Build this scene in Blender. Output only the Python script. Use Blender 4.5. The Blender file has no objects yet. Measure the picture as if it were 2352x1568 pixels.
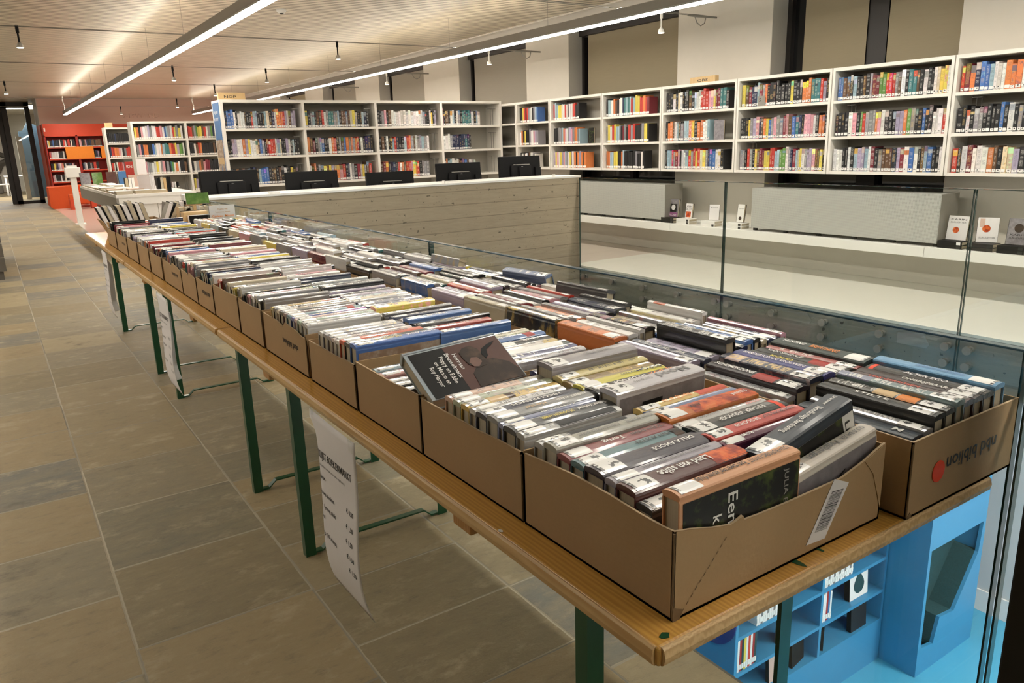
import bpy, bmesh, math, random
from mathutils import Vector, Matrix, Euler
random.seed(11)
SC = bpy.context.scene
COL = SC.collection
R = math.radians
H = 1.36                       # camera height
ZT = 0.772                     # table top height

# ------------------------------------------------------------------ materials
class NB:
    """small node-graph helper"""
    def __init__(s, name):
        s.m = bpy.data.materials.new(name); s.m.use_nodes = True
        s.nt = s.m.node_tree; s.nt.nodes.clear()
        s.out = s.n('ShaderNodeOutputMaterial')
    def n(s, t, **kw):
        nd = s.nt.nodes.new(t)
        for k, v in kw.items(): setattr(nd, k, v)
        return nd
    def put(s, sock, v):
        if hasattr(v, 'is_output') or isinstance(v, bpy.types.NodeSocket): s.nt.links.new(v, sock)
        elif v is not None:
            if isinstance(v, (tuple, list)) and len(v) == 3 and sock.type == 'RGBA': v = (*v, 1)
            sock.default_value = v
    def math(s, op, a, b=None, c=None, clamp=False):
        nd = s.n('ShaderNodeMath', operation=op); nd.use_clamp = clamp
        s.put(nd.inputs[0], a)
        if b is not None: s.put(nd.inputs[1], b)
        if c is not None: s.put(nd.inputs[2], c)
        return nd.outputs[0]
    def mix(s, f, a, b, blend='MIX'):
        nd = s.n('ShaderNodeMix', data_type='RGBA', blend_type=blend)
        s.put(nd.inputs[0], f); s.put(nd.inputs[6], a); s.put(nd.inputs[7], b)
        return nd.outputs[2]
    def noise(s, vec, scale, detail=3, rough=.5, dim='3D', w=None):
        nd = s.n('ShaderNodeTexNoise', noise_dimensions=dim)
        if vec is not None: s.put(nd.inputs['Vector'], vec)
        if w is not None: s.put(nd.inputs['W'], w)
        nd.inputs['Scale'].default_value = scale; nd.inputs['Detail'].default_value = detail
        nd.inputs['Roughness'].default_value = rough
        return nd.outputs[0]
    def white(s, vec):
        nd = s.n('ShaderNodeTexWhiteNoise', noise_dimensions='3D'); s.put(nd.inputs[0], vec)
        return nd.outputs[0], nd.outputs[1]
    def coord(s, k='Object'): return s.n('ShaderNodeTexCoord').outputs[k]
    def sep(s, v):
        nd = s.n('ShaderNodeSeparateXYZ'); s.put(nd.inputs[0], v); return nd.outputs
    def comb(s, x=0, y=0, z=0):
        nd = s.n('ShaderNodeCombineXYZ')
        for i, v in enumerate((x, y, z)): s.put(nd.inputs[i], v)
        return nd.outputs[0]
    def mul(s, v, k):
        nd = s.n('ShaderNodeVectorMath', operation='MULTIPLY'); s.put(nd.inputs[0], v); nd.inputs[1].default_value = k
        return nd.outputs[0]
    def ramp(s, f, stops):
        nd = s.n('ShaderNodeValToRGB'); s.put(nd.inputs[0], f)
        cr = nd.color_ramp
        while len(cr.elements) < len(stops): cr.elements.new(.5)
        for e, (p, c) in zip(cr.elements, stops): e.position = p; e.color = (*c, 1) if len(c) == 3 else c
        return nd.outputs[0]
    def bump(s, h, strength=.3, dist=.01):
        nd = s.n('ShaderNodeBump'); s.put(nd.inputs['Height'], h)
        nd.inputs['Strength'].default_value = strength; nd.inputs['Distance'].default_value = dist
        return nd.outputs[0]
    def bsdf(s, col, rough=.5, metal=0, normal=None, coat=0, spec=.5, **kw):
        b = s.n('ShaderNodeBsdfPrincipled')
        s.put(b.inputs['Base Color'], col); s.put(b.inputs['Roughness'], rough); s.put(b.inputs['Metallic'], metal)
        s.put(b.inputs['Coat Weight'], coat); b.inputs['Coat Roughness'].default_value = .08
        s.put(b.inputs['Specular IOR Level'], spec)
        if normal is not None: s.put(b.inputs['Normal'], normal)
        for k, v in kw.items(): s.put(b.inputs[k], v)
        s.nt.links.new(b.outputs[0], s.out.inputs[0]); return b

def plain(name, col, rough=.5, metal=0, var=.06, scale=30, coat=0, bump=0, spec=.5):
    b = NB(name); co = b.coord()
    f = b.noise(co, scale, 4)
    c = b.mix(f, tuple(max(0, x * (1 - var)) for x in col), tuple(min(1, x * (1 + var)) for x in col))
    nm = b.bump(f, bump, .003) if bump else None
    b.bsdf(c, rough, metal, nm, coat, spec); return b.m

def emit(name, col, strength):
    b = NB(name); e = b.n('ShaderNodeEmission'); e.inputs[0].default_value = (*col, 1); e.inputs[1].default_value = strength
    b.nt.links.new(e.outputs[0], b.out.inputs[0]); return b.m

def m_stone():
    b = NB('natural_stone_tiles'); co = b.coord(); x, y, z = b.sep(co)
    cx = b.math('DIVIDE', b.math('SUBTRACT', x, .132), .515)
    ci = b.math('FLOOR', cx); cf = b.math('SUBTRACT', cx, ci)
    rc, rcc = b.white(b.comb(ci, 3.3, 0))
    rr = b.sep(rcc)
    ln = b.math('MULTIPLY_ADD', rr[1], .22, .30)
    ry = b.math('ADD', b.math('DIVIDE', y, ln), b.math('MULTIPLY', rc, 9))
    # rows of unequal depth
    ri = b.math('FLOOR', ry)
    rf = b.math('SUBTRACT', ry, ri)
    ra, rac = b.white(b.comb(ci, ri, 1.7)); r3 = b.sep(rac)
    jx = b.math('MINIMUM', cf, b.math('SUBTRACT', 1, cf)); jx = b.math('MULTIPLY', jx, .515)
    jy = b.math('MULTIPLY', b.math('MINIMUM', rf, b.math('SUBTRACT', 1, rf)), ln)
    wob = b.math('MULTIPLY', b.math('SUBTRACT', b.noise(co, 22, 3), .5), .006)
    jd = b.math('ADD', b.math('MINIMUM', jx, jy), wob)
    joint = b.math('LESS_THAN', jd, .0048)
    n1 = b.noise(b.mul(co, (1.2, 3.5, 1)), 3.2, 8, .65)
    n2 = b.noise(b.mul(co, (1, 2.2, 1)), 14, 8, .74); n3 = b.noise(b.mul(co, (1, 1.5, 1)), 4.5, 9, .72)
    tone = b.ramp(ra, [(0, (.235, .19, .115)), (.2, (.30, .24, .145)), (.36, (.20, .18, .13)), (.52, (.315, .24, .135)),
                       (.70, (.25, .215, .15)), (.86, (.175, .17, .15)), (.95, (.36, .295, .18))])
    tone.node.color_ramp.interpolation = 'CONSTANT'
    c = b.mix(b.math('MULTIPLY', b.math('SUBTRACT', n1, .35), 1.3, clamp=True), tone, (.34, .27, .16))
    c = b.mix(b.math('MULTIPLY', b.math('SUBTRACT', n2, .52), 2.2, clamp=True), c, (.42, .345, .22))
    c = b.mix(b.math('MULTIPLY', b.math('SUBTRACT', .46, n2), 2.5, clamp=True), c, (.085, .075, .06))
    c = b.mix(b.math('MULTIPLY', b.math('MULTIPLY', b.math('SUBTRACT', n3, .54), 9, clamp=True), b.math('MULTIPLY_ADD', r3[1], .75, .2)), c, (.43, .355, .235))
    c = b.mix(b.math('MULTIPLY', b.math('MULTIPLY', b.math('SUBTRACT', .43, n3), 8, clamp=True), b.math('MULTIPLY_ADD', r3[0], .6, .2)), c, (.12, .10, .07))
    c = b.mix(joint, c, b.mix(r3[2], (.44, .38, .28), (.20, .18, .14)))
    hgt = b.math('ADD', b.math('MULTIPLY', n2, .6), b.math('MULTIPLY', b.math('MINIMUM', jd, .006), 60))
    b.bsdf(c, b.math('MULTIPLY_ADD', n2, .25, .42), 0, b.bump(hgt, .8, .008), spec=.35); return b.m

def m_ceiling():
    b = NB('whitewashed_slat_ceiling'); co = b.coord(); x, y, z = b.sep(co)
    p = b.math('DIVIDE', y, .105); pi = b.math('FLOOR', p); pf = b.math('SUBTRACT', p, pi)
    gap = b.math('LESS_THAN', pf, .24)
    ra, _ = b.white(b.comb(pi, b.math('FLOOR', b.math('DIVIDE', x, 2.4)), 0))
    n = b.noise(b.mul(co, (1, 30, 1)), 1.5, 4)
    c = b.mix(ra, (.60, .53, .41), (.70, .63, .50)); c = b.mix(b.math('MULTIPLY', n, .5), c, (.62, .53, .40))
    c = b.mix(gap, c, (.085, .07, .05))
    edge = b.math('SMOOTH_MIN', pf, .3, .1)
    b.bsdf(c, .34, 0, b.bump(b.math('MULTIPLY', b.math('MINIMUM', pf, .24), 4), .5, .012), spec=.5); return b.m

def m_concrete(name, base=(.375, .31, .222), board=.132):
    b = NB(name); co = b.coord(); x, y, z = b.sep(co)
    p = b.math('DIVIDE', b.math('ADD', z, b.math('MULTIPLY', b.noise(b.mul(co, (.6, .6, 2)), 2, 2), .012)), board)
    pi = b.math('FLOOR', p); pf = b.math('SUBTRACT', p, pi)
    seam = b.math('LESS_THAN', b.math('MINIMUM', pf, b.math('SUBTRACT', 1, pf)), .035)
    ra, _ = b.white(b.comb(pi, 2, 5))
    n1 = b.noise(b.mul(co, (1.2, 1.2, 9)), 5, 7, .65); n2 = b.noise(co, 3, 3)
    pits = b.math('GREATER_THAN', b.noise(co, 55, 2), .71)
    big = b.math('GREATER_THAN', b.noise(b.mul(co, (1, 1, 1.4)), 19, 1), .745)
    lo = tuple(v * .78 for v in base); hi = tuple(min(1, v * 1.3) for v in base)
    c = b.mix(n1, lo, hi); c = b.mix(b.math('MULTIPLY', ra, .35), c, hi)
    c = b.mix(b.math('MULTIPLY', n2, .3), c, lo)
    c = b.mix(b.math('MULTIPLY', seam, .55), c, tuple(v * .45 for v in base))
    c = b.mix(b.math('MAXIMUM', b.math('MULTIPLY', pits, .6), big), c, tuple(v * .4 for v in base))
    h = b.math('SUBTRACT', b.math('ADD', n1, b.math('MULTIPLY', ra, .4)), b.math('ADD', seam, b.math('MAXIMUM', pits, big)))
    b.bsdf(c, .75, 0, b.bump(h, .35, .006), spec=.3); return b.m

def m_wood(name, light, dark, axis='y', rings=1.0, coat=.25, rough=.35):
    b = NB(name); co = b.coord()
    k = {'y': (13, .7, 13), 'x': (.7, 13, 13), 'z': (13, 13, .7)}[axis]
    v = b.mul(co, k)
    n0 = b.noise(b.mul(co, tuple(q * .25 for q in k)), 1.4, 3)
    wv = b.n('ShaderNodeTexWave', wave_type='BANDS', bands_direction='X' if axis == 'y' else 'Y')
    b.put(wv.inputs['Vector'], b.mul(co, {'y': (1, .06, .3), 'x': (.06, 1, .3), 'z': (1, 1, .06)}[axis]))
    wv.inputs['Scale'].default_value = 38 * rings; wv.inputs['Distortion'].default_value = 7; wv.inputs['Detail'].default_value = 2.5
    wv.inputs['Detail Scale'].default_value = 1.2
    n1 = b.noise(v, 3.5, 6, .65)
    c = b.mix(b.math('MULTIPLY', wv.outputs[1], .75), light, dark)
    c = b.mix(b.math('MULTIPLY', n1, .45), c, dark); c = b.mix(b.math('MULTIPLY', n0, .35), c, light)
    b.bsdf(c, rough, 0, b.bump(n1, .12, .002), coat); return b.m

def m_card(name, col=(.43, .285, .15)):
    b = NB(name); co = b.coord()
    n1 = b.noise(co, 160, 3); n2 = b.noise(co, 6, 4); n3 = b.noise(b.mul(co, (1, 1, 14)), 12, 2)
    c = b.mix(n2, tuple(v * .86 for v in col), tuple(v * 1.14 for v in col))
    c = b.mix(b.math('MULTIPLY', n1, .4), c, tuple(v * .8 for v in col))
    b.bsdf(c, .78, 0, b.bump(b.math('ADD', n1, n3), .12, .002), spec=.25); return b.m

def m_cover(film=True, glyphs=True):
    """printed book case under glossy library film; base colour is the object's own colour"""
    b = NB('film_wrapped_book_cover' if film and glyphs else 'film_wrapped_plain_cover' if film else 'matt_book_cover' if glyphs else 'matt_plain_cover')
    oi = b.n('ShaderNodeObjectInfo'); col = oi.outputs['Color']; rnd = oi.outputs['Random']
    uv = b.n('ShaderNodeUVMap', uv_map='UVMap').outputs[0]; u, v, _ = b.sep(uv)
    r1, rc = b.white(b.comb(rnd, 1.3, 0)); rx, ry, rz = b.sep(rc)
    r2, rc2 = b.white(b.comb(rnd, 7.7, 2)); sx, sy, sz = b.sep(rc2)
    lum = b.n('ShaderNodeRGBToBW'); b.put(lum.inputs[0], col); L = lum.outputs[0]
    hsv = b.n('ShaderNodeHueSaturation'); b.put(hsv.inputs['Color'], col)
    b.put(hsv.inputs['Hue'], b.math('MULTIPLY_ADD', rx, .5, .25)); b.put(hsv.inputs['Saturation'], b.math('MULTIPLY_ADD', ry, .8, .5))
    b.put(hsv.inputs['Value'], b.math('MULTIPLY_ADD', rz, 1.3, .35))
    second = b.mix(b.math('GREATER_THAN', sy, .62), hsv.outputs[0], b.ramp(sz, [(0, (.55, .07, .05)), (.2, (.6, .42, .1)), (.4, (.1, .2, .35)), (.6, (.65, .6, .52)), (.8, (.25, .06, .12)), (1, (.1, .25, .2))]))
    spine = b.math('MULTIPLY', b.math('LESS_THAN', v, 1.001), b.math('LESS_THAN', u, 1.001))
    # colour block along the spine on some books
    e0 = b.math('MULTIPLY_ADD', rx, .35, .45); e1 = b.math('ADD', e0, b.math('MULTIPLY_ADD', ry, .3, .08))
    blk = b.math('MULTIPLY', b.math('GREATER_THAN', u, e0), b.math('LESS_THAN', u, e1))
    blk = b.math('MULTIPLY', blk, b.math('MULTIPLY', b.math('GREATER_THAN', r1, .62), spine))
    pv = b.comb(b.math('MULTIPLY', u, 7), b.math('MULTIPLY', v, 2.2), b.math('MULTIPLY', rnd, 91))
    art = b.noise(pv, 1.1, 4, .6)
    artm = b.math('MULTIPLY', b.math('MULTIPLY', b.math('SUBTRACT', art, .52), 7, clamp=True), b.math('GREATER_THAN', sx, .55))
    c = b.mix(b.math('MULTIPLY', artm, .7), col, second); c = b.mix(blk, c, second)
    # rows of small title strokes down the middle of the spine
    gl = b.noise(b.comb(b.math('MULTIPLY', u, 95 if film else 170), b.math('MULTIPLY', v, 3 if film else 6), b.math('MULTIPLY', rnd, 57)), 1, 1)
    wd = b.noise(b.comb(b.math('MULTIPLY', u, 8), 0, b.math('MULTIPLY', rnd, 33)), 1, 0)
    g = b.math('MULTIPLY', b.math('GREATER_THAN', gl, .5), b.math('GREATER_THAN', wd, .47))
    hw = b.math('MULTIPLY_ADD', sz, .16, .11)
    g = b.math('MULTIPLY', g, b.math('LESS_THAN', b.math('ABSOLUTE', b.math('SUBTRACT', v, .5)), hw))
    g = b.math('MULTIPLY', g, b.math('MULTIPLY', b.math('GREATER_THAN', u, .27), b.math('LESS_THAN', u, .93)))
    g = b.math('MULTIPLY', g, spine)
    ink = b.mix(b.math('GREATER_THAN', L, .3), b.mix(b.math('GREATER_THAN', sx, .75), (.82, .80, .76), (.75, .52, .2)), (.06, .06, .07))
    c = b.mix(b.math('MULTIPLY', g, (.85 if film else .42)), c, ink) if glyphs else b.mix(b.math('MULTIPLY', art, .25), col, second)
    h = b.noise(b.mul(b.coord(), (25, 60, 60)), 1.6, 3) 
    if film:
        b.bsdf(c, .34 if glyphs else .42, 0, b.bump(h, .28, .004), .75 if glyphs else .55, .5 if glyphs else .35)
    else:
        b.bsdf(c, .5, 0, None, .12)
    return b.m

def m_pages():
    b = NB('page_edges'); co = b.coord(); x, y, z = b.sep(co)
    n = b.noise(b.comb(0, b.math('MULTIPLY', y, 1), b.math('MULTIPLY', z, .02)), 900, 2)
    oi = b.n('ShaderNodeObjectInfo')
    tone = b.ramp(oi.outputs['Random'], [(0, (.60, .52, .38)), (.5, (.66, .60, .48)), (1, (.54, .44, .29))])
    c = b.mix(b.math('MULTIPLY', n, .6), tone, (.30, .25, .17))
    b.bsdf(c, .85, 0, None, 0, .2); return b.m

def m_label():
    b = NB('white_spine_label'); oi = b.n('ShaderNodeObjectInfo'); rnd = oi.outputs['Random']
    uv = b.n('ShaderNodeUVMap', uv_map='UVMap').outputs[0]; u, v, _ = b.sep(uv)
    n = b.noise(b.comb(b.math('MULTIPLY', u, 5.5), b.math('MULTIPLY', v, 5.5), b.math('MULTIPLY', rnd, 77)), 1, 2)
    du = b.math('SUBTRACT', u, .66); dv = b.math('SUBTRACT', v, .5)
    d = b.math('SQRT', b.math('ADD', b.math('MULTIPLY', du, b.math('MULTIPLY', du, 1.6)), b.math('MULTIPLY', dv, dv)))
    icon = b.math('MULTIPLY', b.math('LESS_THAN', b.math('ADD', d, b.math('MULTIPLY', b.math('SUBTRACT', n, .5), 1.1)), .2), b.math('GREATER_THAN', rnd, .3))
    bar = b.math('MULTIPLY', b.math('LESS_THAN', u, .13), b.math('GREATER_THAN', b.noise(b.comb(0, b.math('MULTIPLY', v, 9), b.math('MULTIPLY', rnd, 41)), 1, 1), .45))
    c = b.mix(b.math('MAXIMUM', icon, bar), (.84, .83, .81), (.025, .025, .025))
    b.bsdf(c, .3, 0, None, .4); return b.m

def m_glass(name, tint=(.972, .986, .977)):
    b = NB(name)
    tr = b.n('ShaderNodeBsdfTransparent'); tr.inputs[0].default_value = (*tint, 1)
    gl = b.n('ShaderNodeBsdfGlossy'); gl.inputs['Roughness'].default_value = .015; gl.inputs[0].default_value = (.95, 1, .98, 1)
    ge = b.n('ShaderNodeNewGeometry'); dt = b.n('ShaderNodeVectorMath', operation='DOT_PRODUCT')
    b.put(dt.inputs[0], ge.outputs['Normal']); b.put(dt.inputs[1], ge.outputs['Incoming'])
    fr = b.math('MULTIPLY_ADD', b.math('POWER', b.math('SUBTRACT', 1, b.math('ABSOLUTE', dt.outputs['Value']), clamp=True), 5), .9, .04)
    mx = b.n('ShaderNodeMixShader'); b.nt.links.new(fr, mx.inputs[0])
    b.nt.links.new(tr.outputs[0], mx.inputs[1]); b.nt.links.new(gl.outputs[0], mx.inputs[2])
    b.nt.links.new(mx.outputs[0], b.out.inputs[0]); return b.m

def m_perf():
    b = NB('perforated_grey_metal'); co = b.coord(); x, y, z = b.sep(co)
    fy = b.math('SUBTRACT', b.math('FRACT', b.math('MULTIPLY', y, 95)), .5); fz = b.math('SUBTRACT', b.math('FRACT', b.math('MULTIPLY', z, 95)), .5)
    d = b.math('ADD', b.math('MULTIPLY', fy, fy), b.math('MULTIPLY', fz, fz))
    hole = b.math('LESS_THAN', d, .06)
    c = b.mix(hole, (.50, .50, .47), (.20, .20, .19)); b.bsdf(c, .5); return b.m

def m_blind(name, c0):
    b = NB(name); co = b.coord()
    n = b.noise(b.mul(co, (1, 2, 220)), 2, 2); n2 = b.noise(co, .6, 2)
    c = b.mix(n, tuple(v * .85 for v in c0), tuple(v * 1.1 for v in c0)); c = b.mix(b.math('MULTIPLY', n2, .3), c, tuple(v * 1.2 for v in c0))
    b.bsdf(c, .75, spec=.2); return b.m

def m_art(name, stops, scale=6, stretch=(1, 1, 1), rough=.5):
    b = NB(name); n = b.noise(b.mul(b.coord(), stretch), scale, 5, .6)
    b.bsdf(b.ramp(n, stops), rough, 0, None, .12, .3); return b.m

M = {}
M['stone'] = m_stone(); M['ceiling'] = m_ceiling()
M['concrete'] = m_concrete('board_marked_concrete'); M['concrete_dark'] = m_concrete('raw_concrete_edge', (.20, .19, .16), .3)
M['wall'] = plain('white_painted_wall', (.66, .62, .55), .7, var=.03, scale=8)
M['jamb'] = plain('grey_window_reveal', (.50, .48, .44), .7, var=.03)
M['white_floor'] = plain('glossy_white_floor', (.84, .83, .76), .13, var=.02, scale=4, coat=.2)
M['pink_floor'] = plain('pale_glossy_floor', (.64, .56, .50), .16, var=.03, scale=4)
M['pink'] = plain('pale_pink_wall', (.60, .42, .35), .65, var=.03)
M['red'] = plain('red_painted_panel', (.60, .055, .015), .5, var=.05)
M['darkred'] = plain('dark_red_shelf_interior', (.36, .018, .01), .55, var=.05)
M['orange'] = plain('orange_panel', (.80, .24, .012), .5, var=.05)
M['sofa'] = plain('orange_red_upholstery', (.66, .085, .012), .75, var=.08, scale=60)
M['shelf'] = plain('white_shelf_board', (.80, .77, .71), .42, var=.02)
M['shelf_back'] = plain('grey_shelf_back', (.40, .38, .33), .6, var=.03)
M['black'] = plain('black_plastic', (.008, .008, .009), .6, spec=.18); M['print_black'] = plain('black_cover_print', (.010, .010, .010), .5, spec=.2)
M['frame'] = plain('dark_brown_frame', (.016, .013, .012), .45)
M['nightglass'] = plain('dark_night_window', (.006, .006, .007), .06, coat=.5)
M['green'] = plain('dark_green_steel', (.006, .075, .030), .32, var=.12, coat=.2)
M['chrome'] = plain('brushed_steel', (.55, .55, .54), .28, .9)
M['steel'] = plain('grey_steel', (.28, .27, .25), .4, .6)
M['lampgrey'] = plain('grey_lamp_housing', (.30, .28, .25), .4, .3)
M['table'] = m_wood('varnished_pine_tabletop', (.74, .42, .10), (.46, .21, .035), 'y', coat=.5, rough=.3)
M['tableedge'] = m_wood('worn_pine_edge', (.68, .46, .21), (.46, .25, .08), 'y', 1.6, .1, .5)
M['endgrain'] = m_wood('worn_end_grain', (.72, .51, .25), (.45, .26, .10), 'z', 2.2, .05, .6)
M['batten'] = m_wood('pine_batten', (.52, .28, .09), (.36, .15, .03), 'x', 1, .1, .5)
M['block'] = m_wood('light_wood_block', (.66, .47, .24), (.55, .36, .16), 'x', .4, .1, .5)
M['card'] = m_card('brown_corrugated_card'); M['card_edge'] = m_card('torn_card_edge', (.55, .41, .26)); M['card_dark'] = m_card('card_inside', (.20, .13, .07))
M['cover'] = m_cover(True); M['cover_matt'] = m_cover(False); M['cover_plain'] = m_cover(True, False); M['cover_flat'] = m_cover(False, False); M['pages'] = m_pages(); M['label'] = m_label()
M['glass'] = m_glass('balustrade_glass'); M['glass_edge'] = plain('green_glass_edge', (.015, .045, .035), .08, coat=.6); M['glass_clear'] = m_glass('clear_acrylic', (.97, .98, .98))
M['glass_edge_blue'] = plain('blue_green_glass_rim', (.06, .13, .17), .08, coat=.6)
M['perf'] = m_perf(); M['blind'] = m_blind('beige_roller_blind', (.34, .29, .20)); M['blind2'] = m_blind('grey_roller_blind', (.36, .33, .28))
M['paper'] = plain('white_paper', (.80, .77, .77), .8, var=.02); M['ink'] = plain('black_ink', (.012, .012, .014), .6); M['greyink'] = plain('grey_ink', (.2, .2, .2), .6)
M['white'] = plain('clean_white', (.84, .83, .80), .45, var=.02)
M['blue'] = plain('blue_lacquer', (.05, .26, .48), .4, var=.05, scale=5); M['bluefloor'] = plain('light_blue_floor', (.08, .38, .58), .22, var=.03, scale=3)
M['bluedeep'] = plain('deep_blue_disc', (.012, .03, .22), .5); M['teal'] = plain('dark_teal_carpet', (.012, .062, .072), .95, var=.45, scale=90, bump=.6)
M['lowwall'] = plain('pale_lower_wall', (.62, .62, .61), .7, var=.02)
M['orangedot'] = plain('fluorescent_orange_sticker', (.85, .06, .012), .6)
M['yellow'] = plain('yellow_print', (.75, .62, .08), .5); M['textwhite'] = plain('white_print', (.82, .81, .78), .4)
M['slate'] = plain('dark_slate_cladding', (.12, .108, .09), .5, var=.2, scale=14); M['mortar'] = plain('pale_mortar', (.38, .34, .27), .8)
M['led'] = emit('lit_lamp_diffuser', (1, .93, .82), 17.0); M['led_up'] = emit('lit_uplight_slot', (1, .90, .74), 8.0); M['led_spot'] = emit('lit_spot_lens', (1, .9, .74), 3.0)
M['led_far'] = emit('added_far_room_glow', (1, .93, .82), 6.0); M['led_low'] = emit('added_lower_glow', (1, .95, .88), 27.0)  # glow of the lamps added for the far room and lower floor
M['art_brown'] = m_art('brown_portrait_background', [(0, (.05, .022, .018)), (.5, (.095, .040, .032)), (1, (.15, .066, .05))], 9, (1, 1, 1), .55)
M['art_fur'] = m_art('shaggy_dark_fur', [(0, (.008, .006, .006)), (.5, (.035, .02, .014)), (.75, (.13, .075, .05)), (1, (.2, .13, .1))], 16, (1, 2.6, 1), .6)
M['art_forest'] = m_art('dark_forest_print', [(0, (.005, .005, .005)), (.52, (.010, .009, .007)), (.64, (.05, .07, .015)), (1, (.14, .16, .04))], 38)
M['art_grey'] = m_art('grey_winter_print', [(0, (.10, .09, .10)), (.5, (.24, .22, .24)), (1, (.42, .40, .42))], 32)
M['art_fire'] = m_art('orange_fire_print', [(0, (.03, .01, .01)), (.42, (.3, .03, .01)), (.55, (.7, .12, .02)), (1, (.85, .4, .1))], 30)
M['poster'] = m_art('city_photo_print', [(0, (.12, .08, .06)), (.45, (.35, .24, .17)), (.6, (.5, .42, .34)), (1, (.62, .55, .45))], 26)
M['posterblue'] = plain('blue_poster_sky', (.045, .16, .38), .4, var=.15, scale=5)
M['purple'] = plain('purple_print', (.30, .07, .24), .5); M['skin_print'] = plain('brown_skin_print', (.17, .085, .065), .6, var=.3, scale=60); M['bolt'] = plain('dull_steel_bolt', (.26, .24, .21), .5, .3)
M['bluegrey'] = plain('blue_grey_print', (.09, .16, .24), .5, var=.2, scale=6)
M['moss'] = m_art('mossy_photo', [(0, (.02, .05, .01)), (.5, (.09, .19, .03)), (1, (.28, .4, .12))], 20)

# ------------------------------------------------------------------ mesh builder
class MB:
    def __init__(s): s.v = []; s.f = []; s.mi = []; s.uv = []
    def face(s, idx, mi=0, uv=None): s.f.append(tuple(idx)); s.mi.append(mi); s.uv.append(uv)
    def quad(s, a, b, c, d, mi=0, uv=((0, 0), (1, 0), (1, 1), (0, 1))):
        o = len(s.v); s.v += [tuple(a), tuple(b), tuple(c), tuple(d)]; s.face((o, o + 1, o + 2, o + 3), mi, uv); return s
    def box(s, x0, x1, y0, y1, z0, z1, mi=0, T=None):
        o = len(s.v)
        p = [(x0, y0, z0), (x1, y0, z0), (x1, y1, z0), (x0, y1, z0), (x0, y0, z1), (x1, y0, z1), (x1, y1, z1), (x0, y1, z1)]
        if T is not None: p = [tuple(T @ Vector(q)) for q in p]
        s.v += p
        for f in ((3, 2, 1, 0), (4, 5, 6, 7), (0, 1, 5, 4), (1, 2, 6, 5), (2, 3, 7, 6), (3, 0, 4, 7)): s.face([o + i for i in f], mi)
        return s
    def prism(s, poly, a, b, axis='x', mi=0, cap=None):
        """poly: 2-D outline (ccw), extruded from a to b along axis"""
        n = len(poly); o = len(s.v)
        def P(p, t):
            if axis == 'x': return (t, p[0], p[1])
            if axis == 'y': return (p[0], t, p[1])
            return (p[0], p[1], t)
        s.v += [P(p, a) for p in poly] + [P(p, b) for p in poly]
        for i in range(n):
            j = (i + 1) % n; s.face((o + i, o + j, o + n + j, o + n + i), mi)
        s.face([o + i for i in reversed(range(n))], mi if cap is None else cap); s.face([o + n + i for i in range(n)], mi if cap is None else cap)
        return s
    def tube(s, pts, r, n=8, mi=0, closed=False):
        o = len(s.v); pts = [Vector(p) for p in pts]; N = len(pts)
        for i, p in enumerate(pts):
            d = (pts[min(i + 1, N - 1)] - pts[max(i - 1, 0)]).normalized()
            a = d.cross(Vector((0, 0, 1)));
            if a.length < 1e-3: a = d.cross(Vector((1, 0, 0)))
            a.normalize(); c = d.cross(a)
            rr = r[i] if isinstance(r, (list, tuple)) else r
            for k in range(n):
                t = 2 * math.pi * k / n; s.v.append(tuple(p + a * math.cos(t) * rr + c * math.sin(t) * rr))
        for i in range(N - 1):
            for k in range(n):
                k2 = (k + 1) % n; s.face((o + i * n + k, o + i * n + k2, o + (i + 1) * n + k2, o + (i + 1) * n + k), mi)
        s.face([o + k for k in reversed(range(n))], mi); s.face([o + (N - 1) * n + k for k in range(n)], mi)
        return s
    def disc(s, c, r, axis='z', n=24, h=.001, mi=0):
        a, b_ = {'z': ((1, 0, 0), (0, 1, 0)), 'x': ((0, 1, 0), (0, 0, 1)), 'y': ((1, 0, 0), (0, 0, 1))}[axis]
        c = Vector(c); e = {'z': Vector((0, 0, 1)), 'x': Vector((1, 0, 0)), 'y': Vector((0, 1, 0))}[axis] * h
        return s.tube([c - e / 2, c + e / 2], r, n, mi)
    def mesh(s, name, mats, smooth=False):
        me = bpy.data.meshes.new(name); me.from_pydata(s.v, [], s.f)
        for m in mats: me.materials.append(M[m] if isinstance(m, str) else m)
        me.polygons.foreach_set('material_index', s.mi)
        if any(u for u in s.uv):
            l = me.uv_layers.new(name='UVMap')
            for p, u in zip(me.polygons, s.uv):
                for k, li in enumerate(p.loop_indices): l.data[li].uv = u[k] if u else (2, 5)
        if smooth: me.polygons.foreach_set('use_smooth', [True] * len(me.polygons))
        me.update(); return me
    def fix(s, me):
        b = bmesh.new(); b.from_mesh(me); bmesh.ops.recalc_face_normals(b, faces=b.faces); b.to_mesh(me); b.free(); return me
    def obj(s, name, mats, parent=None, loc=(0, 0, 0), rot=(0, 0, 0), smooth=False):
        if isinstance(mats, str): mats = [mats]
        me = s.fix(s.mesh(name, mats, smooth)); return link(name, me, parent, loc, rot)

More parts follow.
